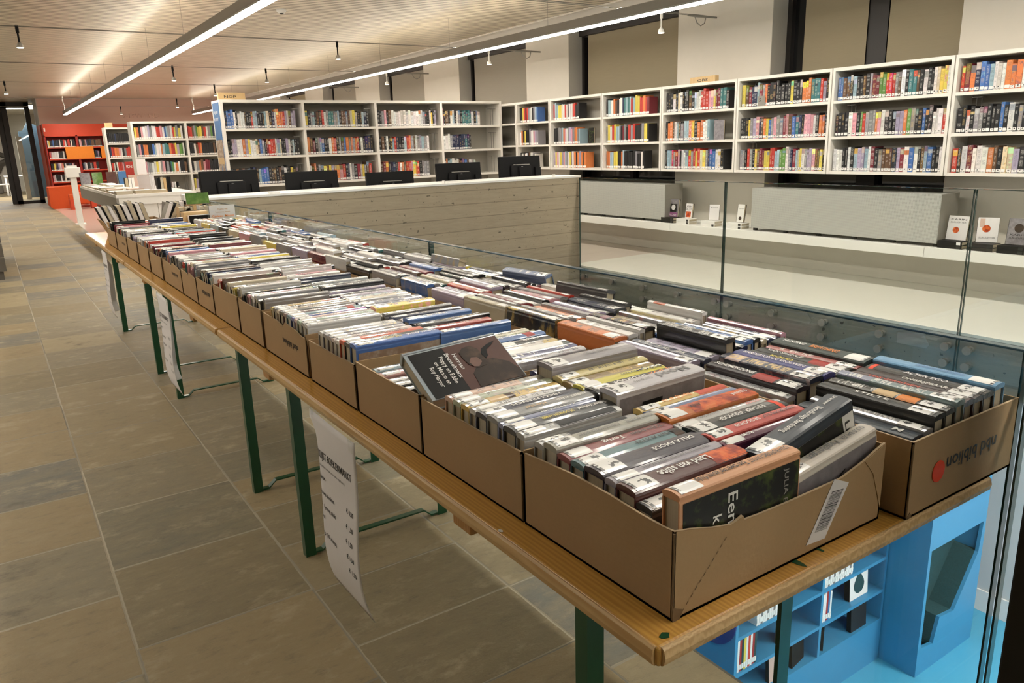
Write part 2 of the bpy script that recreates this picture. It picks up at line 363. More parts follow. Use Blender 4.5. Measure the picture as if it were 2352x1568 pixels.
def link(name, me, parent=None, loc=(0, 0, 0), rot=(0, 0, 0)):
    o = bpy.data.objects.new(name, me); COL.objects.link(o); o.location = loc; o.rotation_euler = rot
    if parent is not None: o.parent = parent
    return o
def tag(o, label, cat, group=None, kind=None):
    o['label'] = label; o['category'] = cat
    if group: o['group'] = group
    if kind: o['kind'] = kind
    return o
def thing(name, label, cat, loc=(0, 0, 0), rot=(0, 0, 0), group=None):
    o = bpy.data.objects.new(name, None); COL.objects.link(o); o.location = loc; o.rotation_euler = rot
    o.empty_display_size = .05
    return tag(o, label, cat, group)
def struct(name, mb, mats, loc=(0, 0, 0)):
    o = mb.obj(name, mats, None, loc); o['kind'] = 'structure'; return o
def soft(o, w=.002, seg=2):
    m = o.modifiers.new('edge', 'BEVEL'); m.width = w; m.segments = seg; m.limit_method = 'ANGLE'; m.angle_limit = R(40); return o
def bx(name, dims, mat, parent=None, bev=0, loc=(0, 0, 0), rot=(0, 0, 0)):
    o = MB().box(*dims).obj(name, mat, parent, loc, rot)
    if bev: soft(o, bev)
    return o
def copy_tree(o, parent=None):
    c = o.copy(); COL.objects.link(c)
    if parent is not None: c.parent = parent
    for ch in list(o.children): copy_tree(ch, c)
    return c

_txt = {}
def text_mesh(s, mat, name):
    cu = bpy.data.curves.new(name, 'FONT'); cu.body = s; cu.size = 1; cu.resolution_u = 2; cu.offset = .012
    ob = bpy.data.objects.new(name, cu); COL.objects.link(ob)
    me = bpy.data.meshes.new_from_object(ob); bpy.data.objects.remove(ob); bpy.data.curves.remove(cu)
    me.materials.clear(); me.materials.append(M[mat]); return me
def text(name, s, h, mat, parent, org, xd, yd, width=None, center=False):
    """lettering as a thin mesh: org = start of the baseline, xd / yd = reading and up directions in the parent's frame"""
    me = text_mesh(s, mat, name); xs = [v.co.x for v in me.vertices]
    if not xs: return None
    w = max(xs); kx = (width / w) if width else h
    xd = Vector(xd).normalized(); yd = Vector(yd).normalized(); org = Vector(org)
    off = -w * kx / 2 if center else 0
    for v in me.vertices: v.co = org + xd * (v.co.x * kx + off) + yd * (v.co.y * h)
    return link(name, me, parent)

ORD = ['zeroth', 'first', 'second', 'third', 'fourth', 'fifth', 'sixth', 'seventh', 'eighth', 'ninth', 'tenth', 'eleventh', 'twelfth', 'thirteenth', 'fourteenth', 'fifteenth',
       'sixteenth', 'seventeenth', 'eighteenth', 'nineteenth', 'twentieth'] + ['twenty-' + q for q in ('first', 'second', 'third', 'fourth', 'fifth', 'sixth', 'seventh', 'eighth', 'ninth')] + ['thirtieth'] + \
      ['thirty-' + q for q in ('first', 'second', 'third', 'fourth', 'fifth', 'sixth', 'seventh', 'eighth', 'ninth')] + ['fortieth']
PAL = {'K': ('black', (.014, .014, .016)), 'W': ('white', (.70, .68, .66)), 'G': ('grey', (.27, .26, .27)), 'R': ('red', (.50, .045, .03)), 'O': ('orange', (.66, .20, .06)),
       'Y': ('yellow', (.70, .55, .09)), 'B': ('blue', (.06, .15, .40)), 'N': ('navy', (.02, .028, .075)), 'T': ('teal', (.05, .19, .20)), 'P': ('pink', (.62, .30, .35)),
       'M': ('maroon', (.19, .02, .035)), 'V': ('lilac', (.36, .31, .42)), 'C': ('cream', (.64, .56, .40)), 'L': ('pale blue', (.33, .45, .52)), 'E': ('green', (.12, .26, .06)), 'S': ('brown', (.12, .065, .035))}
def shade(k, j=.18):
    c = PAL[k][1]; f = 1 + random.uniform(-j, j); return (min(1, c[0] * f * random.uniform(.93, 1.07)), min(1, c[1] * f), min(1, c[2] * f * random.uniform(.93, 1.07)), 1)

# ------------------------------------------------------------------ books
def cover_mb(L, t, d, round_=.004, mi=0):
    mb = MB(); bt = .0022; h = t / 2; b_ = min(round_, t * .2); n = 6
    outer = [(-h, -d), (-h, -.013), (-h + .0014, -.0085), (-h, -.0045 - b_)]
    arc = [(-h * math.cos(math.pi * i / n), -.0002 - b_ + b_ * math.sin(math.pi * i / n)) for i in range(n + 1)]
    outer += arc + [(h, -.0045 - b_), (h - .0014, -.0085), (h, -.013), (h, -d)]
    inner = [(h - bt, -d), (h - bt, -.0065 - b_), (-h + bt, -.0065 - b_), (-h + bt, -d)]
    poly = outer + inner; N = len(poly); o = len(mb.v)
    mb.v += [(0, p[0], p[1]) for p in poly] + [(L, p[0], p[1]) for p in poly]
    for i in range(N):
        j = (i + 1) % N
        if 4 <= i < 4 + n: a, b = (i - 4) / n, (i - 3) / n
        elif i < 4 or i < len(outer) - 1:
            a = 2 + (poly[i][1] + d) / d; b = 2 + (poly[j][1] + d) / d
        else: a = b = 5
        mb.face((o + i, o + N + i, o + N + j, o + j), mi, ((0, a), (1, a), (1, b), (0, b)))
    mb.face([o + i for i in range(N)], mi, [(2, 5)] * N); mb.face([o + N + i for i in reversed(range(N))], mi, [(2, 5)] * N)
    return mb
def pages_mb(L, t, d, mi=0, mb=None):
    mb = mb or MB(); h = t / 2 - .0022; x0, x1 = .0035, L - .0035
    poly = [(-h, -d + .004), (h, -d + .004), (h, -.009), (h * .5, -.0066), (-h * .5, -.0066), (-h, -.009)]
    return mb.prism(poly, x0, x1, 'x', mi)
def label_mb(t, x0=.006, x1=.046, round_=.004, mi=0, mb=None):
    mb = mb or MB(); h = t / 2; b_ = min(round_, t * .2); n = 6; w = .86; o = len(mb.v); pts = []
    for i in range(n + 1):
        y = -h * w + 2 * h * w * i / n; q = math.sqrt(max(0, 1 - (y / h) ** 2)); pts.append((y, -.0002 - b_ + b_ * q + .0005))
    for x in (x0, x1): mb.v += [(x, p[0], p[1]) for p in pts]
    for i in range(n):
        mb.face((o + i, o + n + 1 + i, o + n + 2 + i, o + i + 1), mi, ((0, i / n), (1, i / n), (1, (i + 1) / n), (0, (i + 1) / n)))
    return mb
PROTO = {}
def book_meshes(L, t, d):
    k = (round(L / .012) * .012, round(t / .003) * .003, round(d / .008) * .008)
    if k not in PROTO:
        L, t, d = k
        PROTO[k] = (MB().fix(cover_mb(L, t, d).mesh('book', ['cover'])), MB().fix(pages_mb(L, t, d).mesh('page_block', ['pages'])), label_mb(t).mesh('spine_label', ['label']))
    return k, PROTO[k]
BOOKN = 0
def sale_book(L, t, d, colour, label, group, loc, rot, with_label=True, quant=True, plain_=False):
    """library book: case with film (top-level) > page_block, spine_label"""
    if quant: (L, t, d), (a, b, c) = book_meshes(L, t, d)
    else: a, b, c = MB().fix(cover_mb(L, t, d).mesh('book', ['cover_flat' if plain_ == 2 else 'cover_plain' if plain_ else 'cover'])), MB().fix(pages_mb(L, t, d).mesh('page_block', ['pages'])), label_mb(t).mesh('spine_label', ['label'])
    o = link('sale_book', a, None, loc, rot); tag(o, label, 'book', group); o.color = colour
    p = link('page_block', b, o)
    if with_label: link('spine_label', c, o)
    return o

SHELFP = {}
def shelf_meshes(t):
    k = round(t / .003) * .003
    if k not in SHELFP:
        mb = MB(); b = cover_mb(.205, k, .14)
        pages_mb(.205, k, .14, 1, b)
        lb = label_mb(k, .007, .031)
        SHELFP[k] = (MB().fix(b.mesh('book', ['cover_matt', 'pages'])), lb.mesh('spine_label', ['label']), k)
    return SHELFP[k]
def shelf_row(s, p0, dirv, length, face, where, group, start_gap=.01, max_h=.235, cat='book', nm_='library_book', label_part=True, order='from left', stuff=None):
    """stand the books of string s on a board: p0 = left end of the row at the spines, dirv = unit vector along it, face = euler of an upright book"""
    n = len(s); rnd = random.Random(hash(where) % 9999 if False else sum(ord(c) for c in where))
    ts = [rnd.uniform(.02, .036) for _ in s]; k = min(1.25, (length - start_gap) / (sum(ts) + .0009 * n)); ts = [max(.012, t * k) for t in ts]
    d = start_gap; lean = rnd.uniform(-.5, 1.5); out = []
    for i, ch in enumerate(s):
        t = ts[i]; hgt = min(max_h, rnd.uniform(.195, .222) if rnd.random() < .8 else rnd.uniform(.18, .235))
        if ch == '_': d += t; continue
        c = Vector(p0) + Vector(dirv) * (d + t / 2); d += t + .0009
        dep = rnd.uniform(0, .008)
        me, lb, k0 = shelf_meshes(t)
        nrm = Vector((math.cos(face) * 0, 0, 0))
        inward = Vector((1, 0, 0)) if abs(face) < .1 else Vector((0, 1, 0))
        loc = c + inward * dep
        if stuff is not None: stuff.append((me, lb, loc, face, hgt / .205, t / k0, shade(ch))); continue
        o = link(nm_, me, None, loc, (0, -math.pi / 2, face)); o.scale = (hgt / .205, t / k0, 1); o.color = shade(ch)
        tag(o, '%s book, %s %s, %s' % (PAL[ch][0], ORD[i + 1], order, where), cat, group)
        if label_part:
            link('spine_label', lb, o)
        out.append(o)
    return out
def flush_stuff(lst, name, label, cat):
    """many far books as one object; the colour of each is its own material"""
    mb = MB(); mats = []; idx = {}
    for me, lb, loc, face, sh, st, col in lst:
        pass
    b_v, b_f, b_m = [], [], []
    names = []
    for me, lb, loc, face, sh, st, col in lst:
        key = tuple(round(c * 10) for c in col[:3])
        if key not in idx: idx[key] = len(mats) + 2; mats.append(plain('far_book_cover', col[:3], .45, coat=.2))
        T = Matrix.Translation(loc) @ Euler((0, -math.pi / 2, face)).to_matrix().to_4x4() @ Matrix.Diagonal((sh, st, 1, 1))
        for src, fm in ((me, None), (lb, 1)):
            o = len(b_v); b_v += [tuple(T @ v.co) for v in src.vertices]
            for p in src.polygons:
                b_f.append([o + i for i in p.vertices]); b_m.append(fm if fm is not None else (0 if p.material_index == 1 else idx[key]))
    me = bpy.data.meshes.new(name); me.from_pydata(b_v, [], b_f)
    for m in ['pages', 'white']: me.materials.append(M[m])
    for m in mats: me.materials.append(m)
    me.polygons.foreach_set('material_index', b_m); me.update()
    return tag(link(name, me), label, cat, kind='stuff')

# ------------------------------------------------------------------ the setting
XG = 1.463                     # near balustrade glass
XE = 1.392                     # edge of our floor
XF = 5.39                      # far balustrade glass
YV = 6.72                      # face of the concrete parapet
XW = 7.05; ZC = 3.05; YR = 26.9
ZL = -3.2
struct('floor', MB().box(-9, XE, -5, 12.0, -.38, 0, 0).box(-9, 1.40, 12.0, 40, -.38, 0, 0), ['stone'])
struct('floor_pale', MB().box(1.40, XW, 12.0, YR, -.38, 0, 0).box(XE, XW, YV + .16, 12.0, -.38, 0, 0), ['pink_floor'])
struct('floor_gallery', MB().box(5.43, XW + .3, -5, YV + .16, -.02, .001, 0), ['white_floor'])
struct('trim_1', MB().box(5.43, XW + .3, -5, YV + .16, -.40, -.02, 0), ['concrete_dark'])
struct('trim_2', MB().box(XE - .002, XE + .012, -5, YV, -.38, -.004, 0), ['concrete_dark'])
struct('floor_lower', MB().box(-2, 7.4, -6, 9, ZL - .1, ZL, 0), ['bluefloor'])
struct('wall_lower_right', MB().box(7.38, 7.5, -6, 9, ZL, -.4, 0), ['lowwall'])
struct('baseboard_lower', MB().box(7.365, 7.38, -6, 9, ZL, ZL + .22, 0), ['white'])
struct('wall_lower_back', MB().box(-2, 7.4, 3.72, 3.82, ZL, -.4, 0), ['blue'])
struct('wall_lower_left', MB().box(-2.1, -2, -5, 3.72, ZL, -.38, 0), ['lowwall'])
struct('ceiling', MB().box(-9, 6.9, -5, 29, ZC, ZC + .12, 0), ['ceiling'])
struct('trim_3', MB().box(6.9, 7.4, -5, 29, ZC + .1, ZC + .2, 0).box(6.86, 6.9, -5, YR, ZC - .015, ZC + .1, 0), ['wall'])
# window wall: piers, lintel and sill between the openings
OPEN = [(-2.9, -.9), (.30, 2.30), (3.60, 5.54), (6.88, 8.98), (10.02, 12.05), (13.35, 15.35), (16.6, 18.6), (19.85, 21.85), (23.1, 25.1)]
mb = MB(); y = -5
for a, b in OPEN:
    mb.box(XW, XW + .34, y, a, 0, ZC + .1, 0); mb.box(XW, XW + .34, a, b, 0, .80, 0); mb.box(XW, XW + .34, a, b, 2.98, ZC + .1, 0); y = b
mb.box(XW, XW + .34, y, 29, 0, ZC + .1, 0)
struct('wall_right', mb, ['wall'])
for i, (a, b) in enumerate(OPEN):
    w = thing('window_%d' % (i + 1), 'tall dark framed window in the right wall', 'window', ((XW + .28), 0, 0)); del w['label']; del w['category']; w['kind'] = 'structure'
    f = MB().box(-.04, .05, a, a + .06, .8, 2.98, 0).box(-.04, .05, b - .06, b, .8, 2.98, 0).box(-.04, .05, a, b, 2.78, 2.98, 0).box(-.04, .05, a, b, .8, .86, 0)
    if i == 2: f.box(-.05, .05, 4.40, 4.60, .86, 2.98, 0)
    else: f.box(-.03, .05, (a + b) / 2 - .03, (a + b) / 2 + .03, .86, 2.8, 0)
    f.obj('window_frame', 'frame', w)
    MB().box(.02, .03, a + .05, b - .05, .85, 2.8, 0).obj('pane', 'nightglass', w)
    # reveal lining
    MB().box(-.276, -.03, b - .003, b + .002, .8, 2.98, 0).box(-.276, -.03, a - .002, a + .003, .8, 2.98, 0).obj('reveal', 'jamb', w)
where = {1: 'behind the shelves beyond the right picture edge', 2: 'in the two-part window at upper right', 3: 'in the wide window left of the QRS block', 4: 'in the second window left of the QRS block',
         5: 'in the third window left of the QRS block', 6: 'in the fourth window left of the QRS block', 7: 'in the fifth window left of the QRS block', 8: 'in the farthest window by the pink wall'}
for i in range(2, 9):
    a, b = OPEN[i]
    bl = thing('roller_blind', 'beige roller blind pulled down ' + where[i], 'blind', (XW + .22, 0, 0), group='roller blinds')
    if i == 2: sp = [(3.68, 4.38), (4.60, 5.30)]
    else: sp = [(a + .04, b - .17)]
    for c, d in sp:
        bx('blind_fabric', (-.004, .0, c, d, 1.02, 2.80 if i != 2 else 3.0), 'blind2' if i in (4, 5, 6) else 'blind', bl)
        bx('bottom_bar', (-.012, .008, c, d, 1.0, 1.025), 'frame', bl)
    if i != 2: bx('blind_cassette', (-.05, .05, a + .02, b - .02, 2.79, 2.96), 'frame', bl, .01)
# end wall: red dado, pink above, with a dark reveal to its left
struct('wall_back', MB().box(1.52, 7.4, YR, YR + .3, 2.31, ZC + .1, 0).box(1.52, 7.4, YR + .01, YR + .3, 0, 2.31, 1).box(1.50, 1.52, YR + .005, 28.7, 2.31, ZC, 2).box(1.50, 1.52, YR + .005, 28.7, 0, 2.31, 1), ['pink', 'red', 'jamb'])
relief = text('relief_lettering', 'ZITWAND', .16, 'pink', None, (3.75, YR - .004, 2.50), (1, 0, 0), (0, 0, 1), 1.05)
s_ = relief.modifiers.new('depth', 'SOLIDIFY'); s_.thickness = .012
tag(relief, 'faint pink relief letters on the pink end wall above the bookcases', 'lettering')
# parapet of board-marked concrete at the end of the void
struct('wall_parapet', MB().box(1.50, 5.42, YV, YV + .16, ZL, .985, 0), ['concrete'])
struct('trim_4', MB().box(1.40, 5.43, YV - .005, YV + .5, .985, 1.003, 0), ['white'])
struct('wall_left', MB().box(-9.2, -9, -5, 40, 0, ZC + .1, 0), ['wall'])
struct('wall_near', MB().box(-9, 7.4, -5.2, -5, ZL, ZC + .1, 0), ['wall'])
# next room seen past the glazed screen
struct('wall_far', MB().box(-9, 7.4, 40, 40.2, 0, 3.6, 0), ['wall'])
struct('ceiling_far', MB().box(-9, 7.4, 28.9, 40, 3.2, 3.3, 0), ['wall'])
struct('floor_far', MB().box(1.40, 7.4, YR + .3, 40, -.38, 0, 0), ['stone'])
mb = MB()
for k in range(13):
    z0 = .10 + k * .166; mb.box(-1.4, .004, 10.62, 13.0, z0, z0 + .157, 0); mb.box(-1.4, .002, 10.622, 12.99, z0 + .157, z0 + .166, 1)
mb.box(-1.4, -.03, 10.66, 12.9, 0, .10, 0)
for k in range(1): pass
pill = struct('wall_pillar', mb, ['slate', 'mortar'])

far_case = []
# ------------------------------------------------------------------ glazed screen and next room
g = thing('glazed_screen', 'tall dark framed glass screen at the far end of the aisle', 'glass screen', (.66, 28.75, 0))
MB().box(0, .14, -.1, .05, 0, 3.1, 0).box(.60, .735, -.1, .05, 0, 3.1, 0).box(0, .735, -.1, .05, 2.88, 3.1, 0).box(0, .735, -.1, .05, 0, .09, 0).box(-.14, 0, .0, .30, 0, 3.1, 0).obj('frame', 'frame', g)
MB().box(.14, .60, -.03, -.02, .09, 2.88, 0).obj('pane', 'glass', g)
ch = thing('chair', 'white chair at a desk in the room beyond the glass screen', 'chair', (.42, 35.2, 0))
bx('seat', (-.22, .25, -.22, .22, .43, .47), 'white', ch, .01)
MB().prism([(-.22, .47), (-.18, .47), (-.36, .92), (-.40, .92)], -.22, .22, 'y').obj('backrest', 'white', ch)
for sx in (-.2, .22):
    for sy in (-.2, .2): bx('leg', (sx - .02, sx + .02, sy - .02, sy + .02, 0, .43), 'white', ch)
dk = thing('desk', 'white desk behind the white chair in the far room', 'desk', (1.05, 36.0, 0))
bx('desktop', (-.55, .55, -.4, .4, .72, .76), 'white', dk)
for sx in (-.5, .5): bx('leg', (sx - .03, sx + .03, -.35, .35, 0, .72), 'white', dk)
sf = bx('low_sofa', (-.3, .55, -.5, .5, 0, .72), 'slate', None, .05, (-.1, 38.6, 0)); tag(sf, 'low dark grey sofa against the far room wall', 'sofa')
fg = MB().tube([(.15, 39.93, 1.5), (.5, 39.9, 1.62), (.75, 39.93, 1.5)], .10, 8).tube([(.05, 39.93, 1.05), (.45, 39.9, .92), (.55, 39.9, 1.2), (.85, 39.93, 1.3)], .13, 8).obj('wall_ornament', 'slate'); tag(fg, 'dark curved ornament on the white wall of the far room', 'ornament')
rp = bx('red_picture', (.18, .62, 39.94, 39.98, 2.2, 2.75), 'darkred'); tag(rp, 'dark red picture high on the far room wall', 'picture')
mm = MB().prism([(1.15, .0), (1.75, .0), (1.75, 2.5), (1.45, 2.62), (1.3, 2.35), (1.15, 2.3)], 33.0, 33.2, 'y').obj('blue_display', 'bluegrey'); tag(mm, 'tall blue display seen through the far glass screen', 'display')
wsh = MB().box(1.0, 1.16, 31.5, 31.8, .8, 2.1, 0).obj('white_rack', 'white'); tag(wsh, 'narrow white rack seen through the far glass screen', 'rack')
MB().box(1.01, 1.15, 31.6, 31.8, 0, .8, 0).obj('rack_foot', 'white', wsh)

fl = thing('added_lamp', 'added lamp that brightens the room beyond the glass screen', 'lamp', (.5, 33.5, 3.2))  # no lamp known here; added to brighten the far room
bx('housing', (-1.6, 1.6, -1.2, 1.2, -.03, 0), 'lampgrey', fl); bx('diffuser', (-1.55, 1.55, -1.15, 1.15, -.045, -.031), 'led_far', fl)
# ------------------------------------------------------------------ red corner
YB = 26.35
def red_case(x0, x1, lab):
    c = thing('red_bookcase', lab, 'bookcase', (x0, YB, 0), group='red bookcases')
    w = x1 - x0
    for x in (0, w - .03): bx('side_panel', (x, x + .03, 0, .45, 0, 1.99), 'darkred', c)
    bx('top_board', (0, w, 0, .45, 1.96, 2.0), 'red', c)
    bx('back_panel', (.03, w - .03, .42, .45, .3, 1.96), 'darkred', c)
    for z in (.35, .67, .995, 1.325, 1.655): bx('shelf', (.03, w - .03, .0, .42, z - .03, z), 'red', c)
    bx('plinth', (.03, w - .03, .02, .42, 0, .32), 'red', c)
    return c
red_case(1.53, 2.345, 'left red bookcase on the far red wall beside the fire extinguisher')
red_case(2.345, 3.16, 'right red bookcase half behind the white bookcases')
bx0 = MB().box(1.53, 3.4, YB - .0, YR, 2.0, 2.31, 0).obj('trim_5', 'red'); bx0['kind'] = 'structure'
for a, b, z, s, w in ((1.57, 2.30, 1.655, 'WYKNBKKNKWKKRWKRRKWKK', 'top shelf of left red bookcase'), (1.57, 2.0, 1.325, 'RPWWWWWKKKWK', 'second shelf of left red bookcase'),
                      (1.57, 2.30, .995, 'KKYSNVWPOKWKKNKPK', 'third shelf of left red bookcase'), (1.57, 2.30, .67, 'PWKKKWKKWKKGWK', 'lowest visible shelf of left red bookcase'),
                      (2.39, 3.1, 1.655, 'WPKKSPNKKNSSKSSSSK', 'top shelf of right red bookcase'), (2.75, 2.95, 1.325, 'KNVK', 'second shelf of right red bookcase'), (2.39, 2.98, .995, 'NGWKKGKRRKK', 'third shelf of right red bookcase')):
    shelf_row(s, (a, YB + .02, z), (1, 0, 0), b - a, math.pi / 2, w, 'books in the red bookcases', max_h=.28, stuff=far_case)
for x0, x1, lab in ((2.01, 2.74, 'wide orange sliding panel across the red bookcases'), (2.93, 3.4, 'orange panel right of the wide one, behind white bookcase')):
    o = bx('sliding_panel', (x0, x1, YB - .026, YB - .001, 1.315, 1.665), 'orange', None, .004); tag(o, lab, 'panel', 'orange panels')
so = thing('sofa', 'orange red sofa in front of the red bookcases', 'sofa', (1.3, 24.7, 0))
MB().prism([(0, .06), (.02, .58), (.60, .60), (.60, .0), (.06, .0)], -.05, .95, 'y').obj('arm_block', 'sofa', so)
bx('seat', (.60, 1.5, .0, .9, .10, .40), 'sofa', so, .02); bx('back', (.60, 1.5, .75, .95, .4, .6), 'sofa', so, .02)
bn = thing('bench', 'low red bench between sofa and white table', 'bench', (1.72, 23.8, 0))
bx('seat', (0, 1.0, 0, .4, .27, .40), 'sofa', bn, .01)
for x in (0, .5): bx('leg', (x, x + .12, 0, .4, 0, .27), 'red', bn)
fe = thing('fire_extinguisher', 'red fire extinguisher on the red wall end beside glass screen', 'fire extinguisher', (1.60, 26.0, 0))
MB().tube([(0, 0, 0), (0, 0, .02), (0, 0, .42), (0, 0, .48)], [.06, .075, .075, .03], 14).obj('cylinder', 'red', fe, smooth=True)
MB().tube([(0, 0, .48), (0, 0, .55), (.05, 0, .57)], .018, 8).obj('valve', 'black', fe); MB().tube([(0, -.03, .5), (-.08, -.05, .4), (-.07, -.05, .2)], .012, 6).obj('hose', 'black', fe)
sg = bx('safety_sign', (1.535, 1.60, YR - .56, YR - .552, 2.08, 2.24), 'red'); tag(sg, 'small red and white safety sign above the fire extinguisher', 'sign')
bx('pictogram', (1.55, 1.585, YR - .563, YR - .56, 2.10, 2.2), 'textwhite', sg)
# ------------------------------------------------------------------ suspended lamps, wires, spots
def line_lamp(name, x, y0, y1, lab):
    t = thing(name, lab, 'lamp', (x, 0, 2.55))
    MB().prism([(-.055, .012), (-.048, 0), (.048, 0), (.055, .012), (.055, .095), (.045, .10), (-.045, .10), (-.055, .095)], y0, y1, 'y').obj('housing', 'lampgrey', t)
    L = 1.52; y = y1
    while y > y0 + .2:
        a = max(y0 + .02, y - L); MB().box(-.044, .044, a + .014, y - .014, -.012, -.001, 0).obj('diffuser', 'led', t)
        if y < 26: pass
        y -= L
    MB().box(-.02, .02, y0 + .05, y1 - .05, .1002, .1012, 0).obj('uplight', 'led_up', t)
    y = y1 - .15
    while y > y0:
        MB().tube([(0, y, .1), (0, y, ZC - 2.55)], .002, 5).obj('suspension_wire', 'steel', t); y -= 2.28
    MB().tube([(0, y1 - .1, .1), (.01, y1 - .1, .25), (-.02, y1 - .08, .38), (0, y1 - .1, ZC - 2.55)], .014, 6).obj('power_cord', 'white', t)
    return t
line_lamp('linear_lamp', 2.12, -4.2, 25.9, 'long suspended strip lamp over the book tables, left of two')
line_lamp('linear_lamp', 5.60, -4.2, 25.9, 'long suspended strip lamp along the window wall')
line_lamp('linear_lamp', -1.40, 2.0, 25.9, 'long suspended strip lamp over the aisle, beyond the left picture edge')
def spot(x, y, lab, white=False):
    s = thing('hanging_spotlight', lab, 'spotlight', (x, y, 2.66), group='small spotlights on the tension wires')
    m = 'white' if white else 'black'
    MB().tube([(0, 0, .015), (0, 0, -.06)], .016, 8).obj('clamp', m, s)
    MB().tube([(0, 0, -.06), (0, 0, -.15)], [.009, .009], 8).obj('stem', m, s)
    MB().tube([(0, 0, -.15), (0, 0, -.165), (0, 0, -.20)], [.012, .026, .036], 12).obj('lamp_head', 'white' if white else 'chrome', s)
    MB().disc((0, 0, -.203), .03, 'z', 12, .004).obj('lens', 'led_spot', s); return s
WY = [6.3, 9.65, 13.15, 16.4, 20.6, 23.9]
wl = ['nearest', 'second', 'third', 'fourth', 'fifth', 'farthest']
for i, y in enumerate(WY):
    w = thing('tension_wire', 'thin steel wire stretched under the ceiling, %s from the camera' % wl[i], 'wire', (0, y, 2.66), group='tension wires')
    MB().tube([(-8.98, 0, 0), (6.6, 0, 0)], .0035, 5).tube([(-8.98, -.05, 0), (6.6, -.05, 0)], .0025, 5).obj('cable', 'steel', w)
    MB().tube([(6.6, 0, 0), (6.72, 0, 0), (6.9, 0, 0), (7.05, 0, 0)], [.012, .016, .012, .01], 8).obj('turnbuckle', 'steel', w)
    MB().tube([(6.7, 0, 0), (6.74, 0, -.07), (6.8, 0, -.1), (6.86, 0, -.07), (6.88, 0, 0)], .006, 6).obj('cable_loop', 'steel', w)
for x, y, l, wh in ((.49, 9.65, 'dark spotlight on the second wire, near the left picture edge', 0), (3.9, 9.65, 'dark spotlight on the second wire between the two strip lamps', 0), (2.62, 13.15, 'dark spotlight on the third wire just right of left strip lamp', 0),
                    (4.05, 13.15, 'dark spotlight on the third wire between the strip lamps', 0), (.5, 16.4, 'dark spotlight on the fourth wire at the left edge', 0), (4.0, 16.4, 'dark spotlight on the fourth wire above the wood letter block', 0),
                    (4.1, 20.6, 'dark spotlight before the pink wall, right one', 0), (3.3, 23.9, 'dark spotlight before the pink wall, left one', 0), (6.2, 6.3, 'white spotlight before the QRS side wide window', 1), (6.15, 9.65, 'white spotlight before the second window from QRS block', 1),
                    (6.2, 13.15, 'white spotlight before the third window from QRS block', 1)):
    spot(x, y, l, wh)
sd = thing('smoke_detector', 'white smoke detector on the slatted ceiling between strip lamps', 'smoke detector', (3.34, 9.97, ZC))
MB().tube([(0, 0, 0), (0, 0, -.02), (0, 0, -.045)], [.06, .06, .04], 16).obj('housing', 'white', sd); MB().tube([(0, 0, -.045), (0, 0, -.055)], .025, 12).obj('sensor', 'black', sd)
pd = MB().tube([(2.02, 7.1, 2.76), (2.05, 7.1, 2.76)], [.075, .075], 20).obj('ceiling_disc', 'block'); tag(pd, 'pale oval disc standing on top of the left strip lamp', 'disc')
MB().tube([(2.06, 7.1, 2.65), (2.06, 7.1, 2.70)], .01, 6).obj('disc_foot', 'block', pd)

# ------------------------------------------------------------------ balustrades
def glass_panel(x, y0, y1, z0, z1, lab, inner, rim='glass_edge'):
    t = thing('glass_balustrade', lab, 'glass balustrade', (x, y0, z0), group='glass balustrade panels'); w = y1 - y0; h = z1 - z0; q = .0085
    mb = MB()
    for sx in (-q, q): mb.quad((sx, .002, .002), (sx, w - .002, .002), (sx, w - .002, h - .002), (sx, .002, h - .002), 0, None)
    mb.obj('pane', ['glass'], t)
    MB().box(-q, q, 0, w, h - .004, h, 0).obj('top_edge', rim, t); MB().box(-q, q, 0, .004, 0, h - .004, 0).obj('side_edge', 'glass_edge', t); MB().box(-q, q, w - .004, w, 0, h - .004, 0).obj('side_edge', 'glass_edge', t)
    return t
for y0, y1, l in ((-1.6, .562, 'near glass balustrade panel behind the black post at right edge'), (.570, 2.785, 'near glass balustrade panel behind the front book boxes'), (2.793, 4.975, 'near glass balustrade panel along the middle tables'), (4.983, 6.70, 'near glass balustrade panel reaching the concrete parapet')):
    glass_panel(XG, y0, y1, -.3, .985, l, 1, 'glass_edge_blue')
def bolt(x, y, z, side, lab):
    b = thing('glass_bolt', lab, 'bolt', (x, y, z), group='steel bolts holding the far glass'); s = side
    MB().tube([(-.012 * 1, 0, 0), (-.028, 0, 0)], .030, 18).obj('bolt_head', 'bolt', b)
    MB().tube([(.01, 0, 0), (.042, 0, 0)], .022, 14).obj('spacer', 'steel', b)
JY = [-1.75, .40, 2.54, 4.64, 6.70]
for k in range(4):
    nm = ['beyond the right picture edge', 'at the right picture edge', 'in front of the wide grey radiator cover', 'beside the concrete parapet'][k]
    glass_panel(XF, JY[k] + .006, JY[k + 1] - .006, -.3, .982, 'far glass balustrade panel ' + nm, 0)
rows = []
for j in range(1, 4):
    y0, y1 = JY[j], JY[j + 1]
    for m in range(5):
        rows.append(y0 + .075 + (y1 - y0 - .15) * m / 4)
for i, y in enumerate(sorted(rows)):
    if y < 1.7: continue
    for z, nm in ((-.105, 'upper'), (-.222, 'lower')): bolt(XF, y, z, 1, '%s round steel bolt on the far glass, %s pair from the right' % (nm, ORD[i - 2]))
for y0, y1, z0, z1, l in ((3.72, 4.05, -.15, -.06, 'pale rectangular patch on the concrete edge, left one'), (2.75, 2.99, -.16, -.05, 'pale tapering patch on the concrete edge near the right joint')):
    o = MB().prism([(y0, z0 + .03), (y0 + .02, z0), (y1, z0), (y1, z1 - .03), (y0 + .05, z1)], 5.425, 5.431, 'x').obj('patch_plate', 'lampgrey'); tag(o, l, 'patch', 'pale patches on the concrete edge')
bp = thing('black_post', 'black panel post cut by the right picture edge', 'post', (1.38, .43, 0))
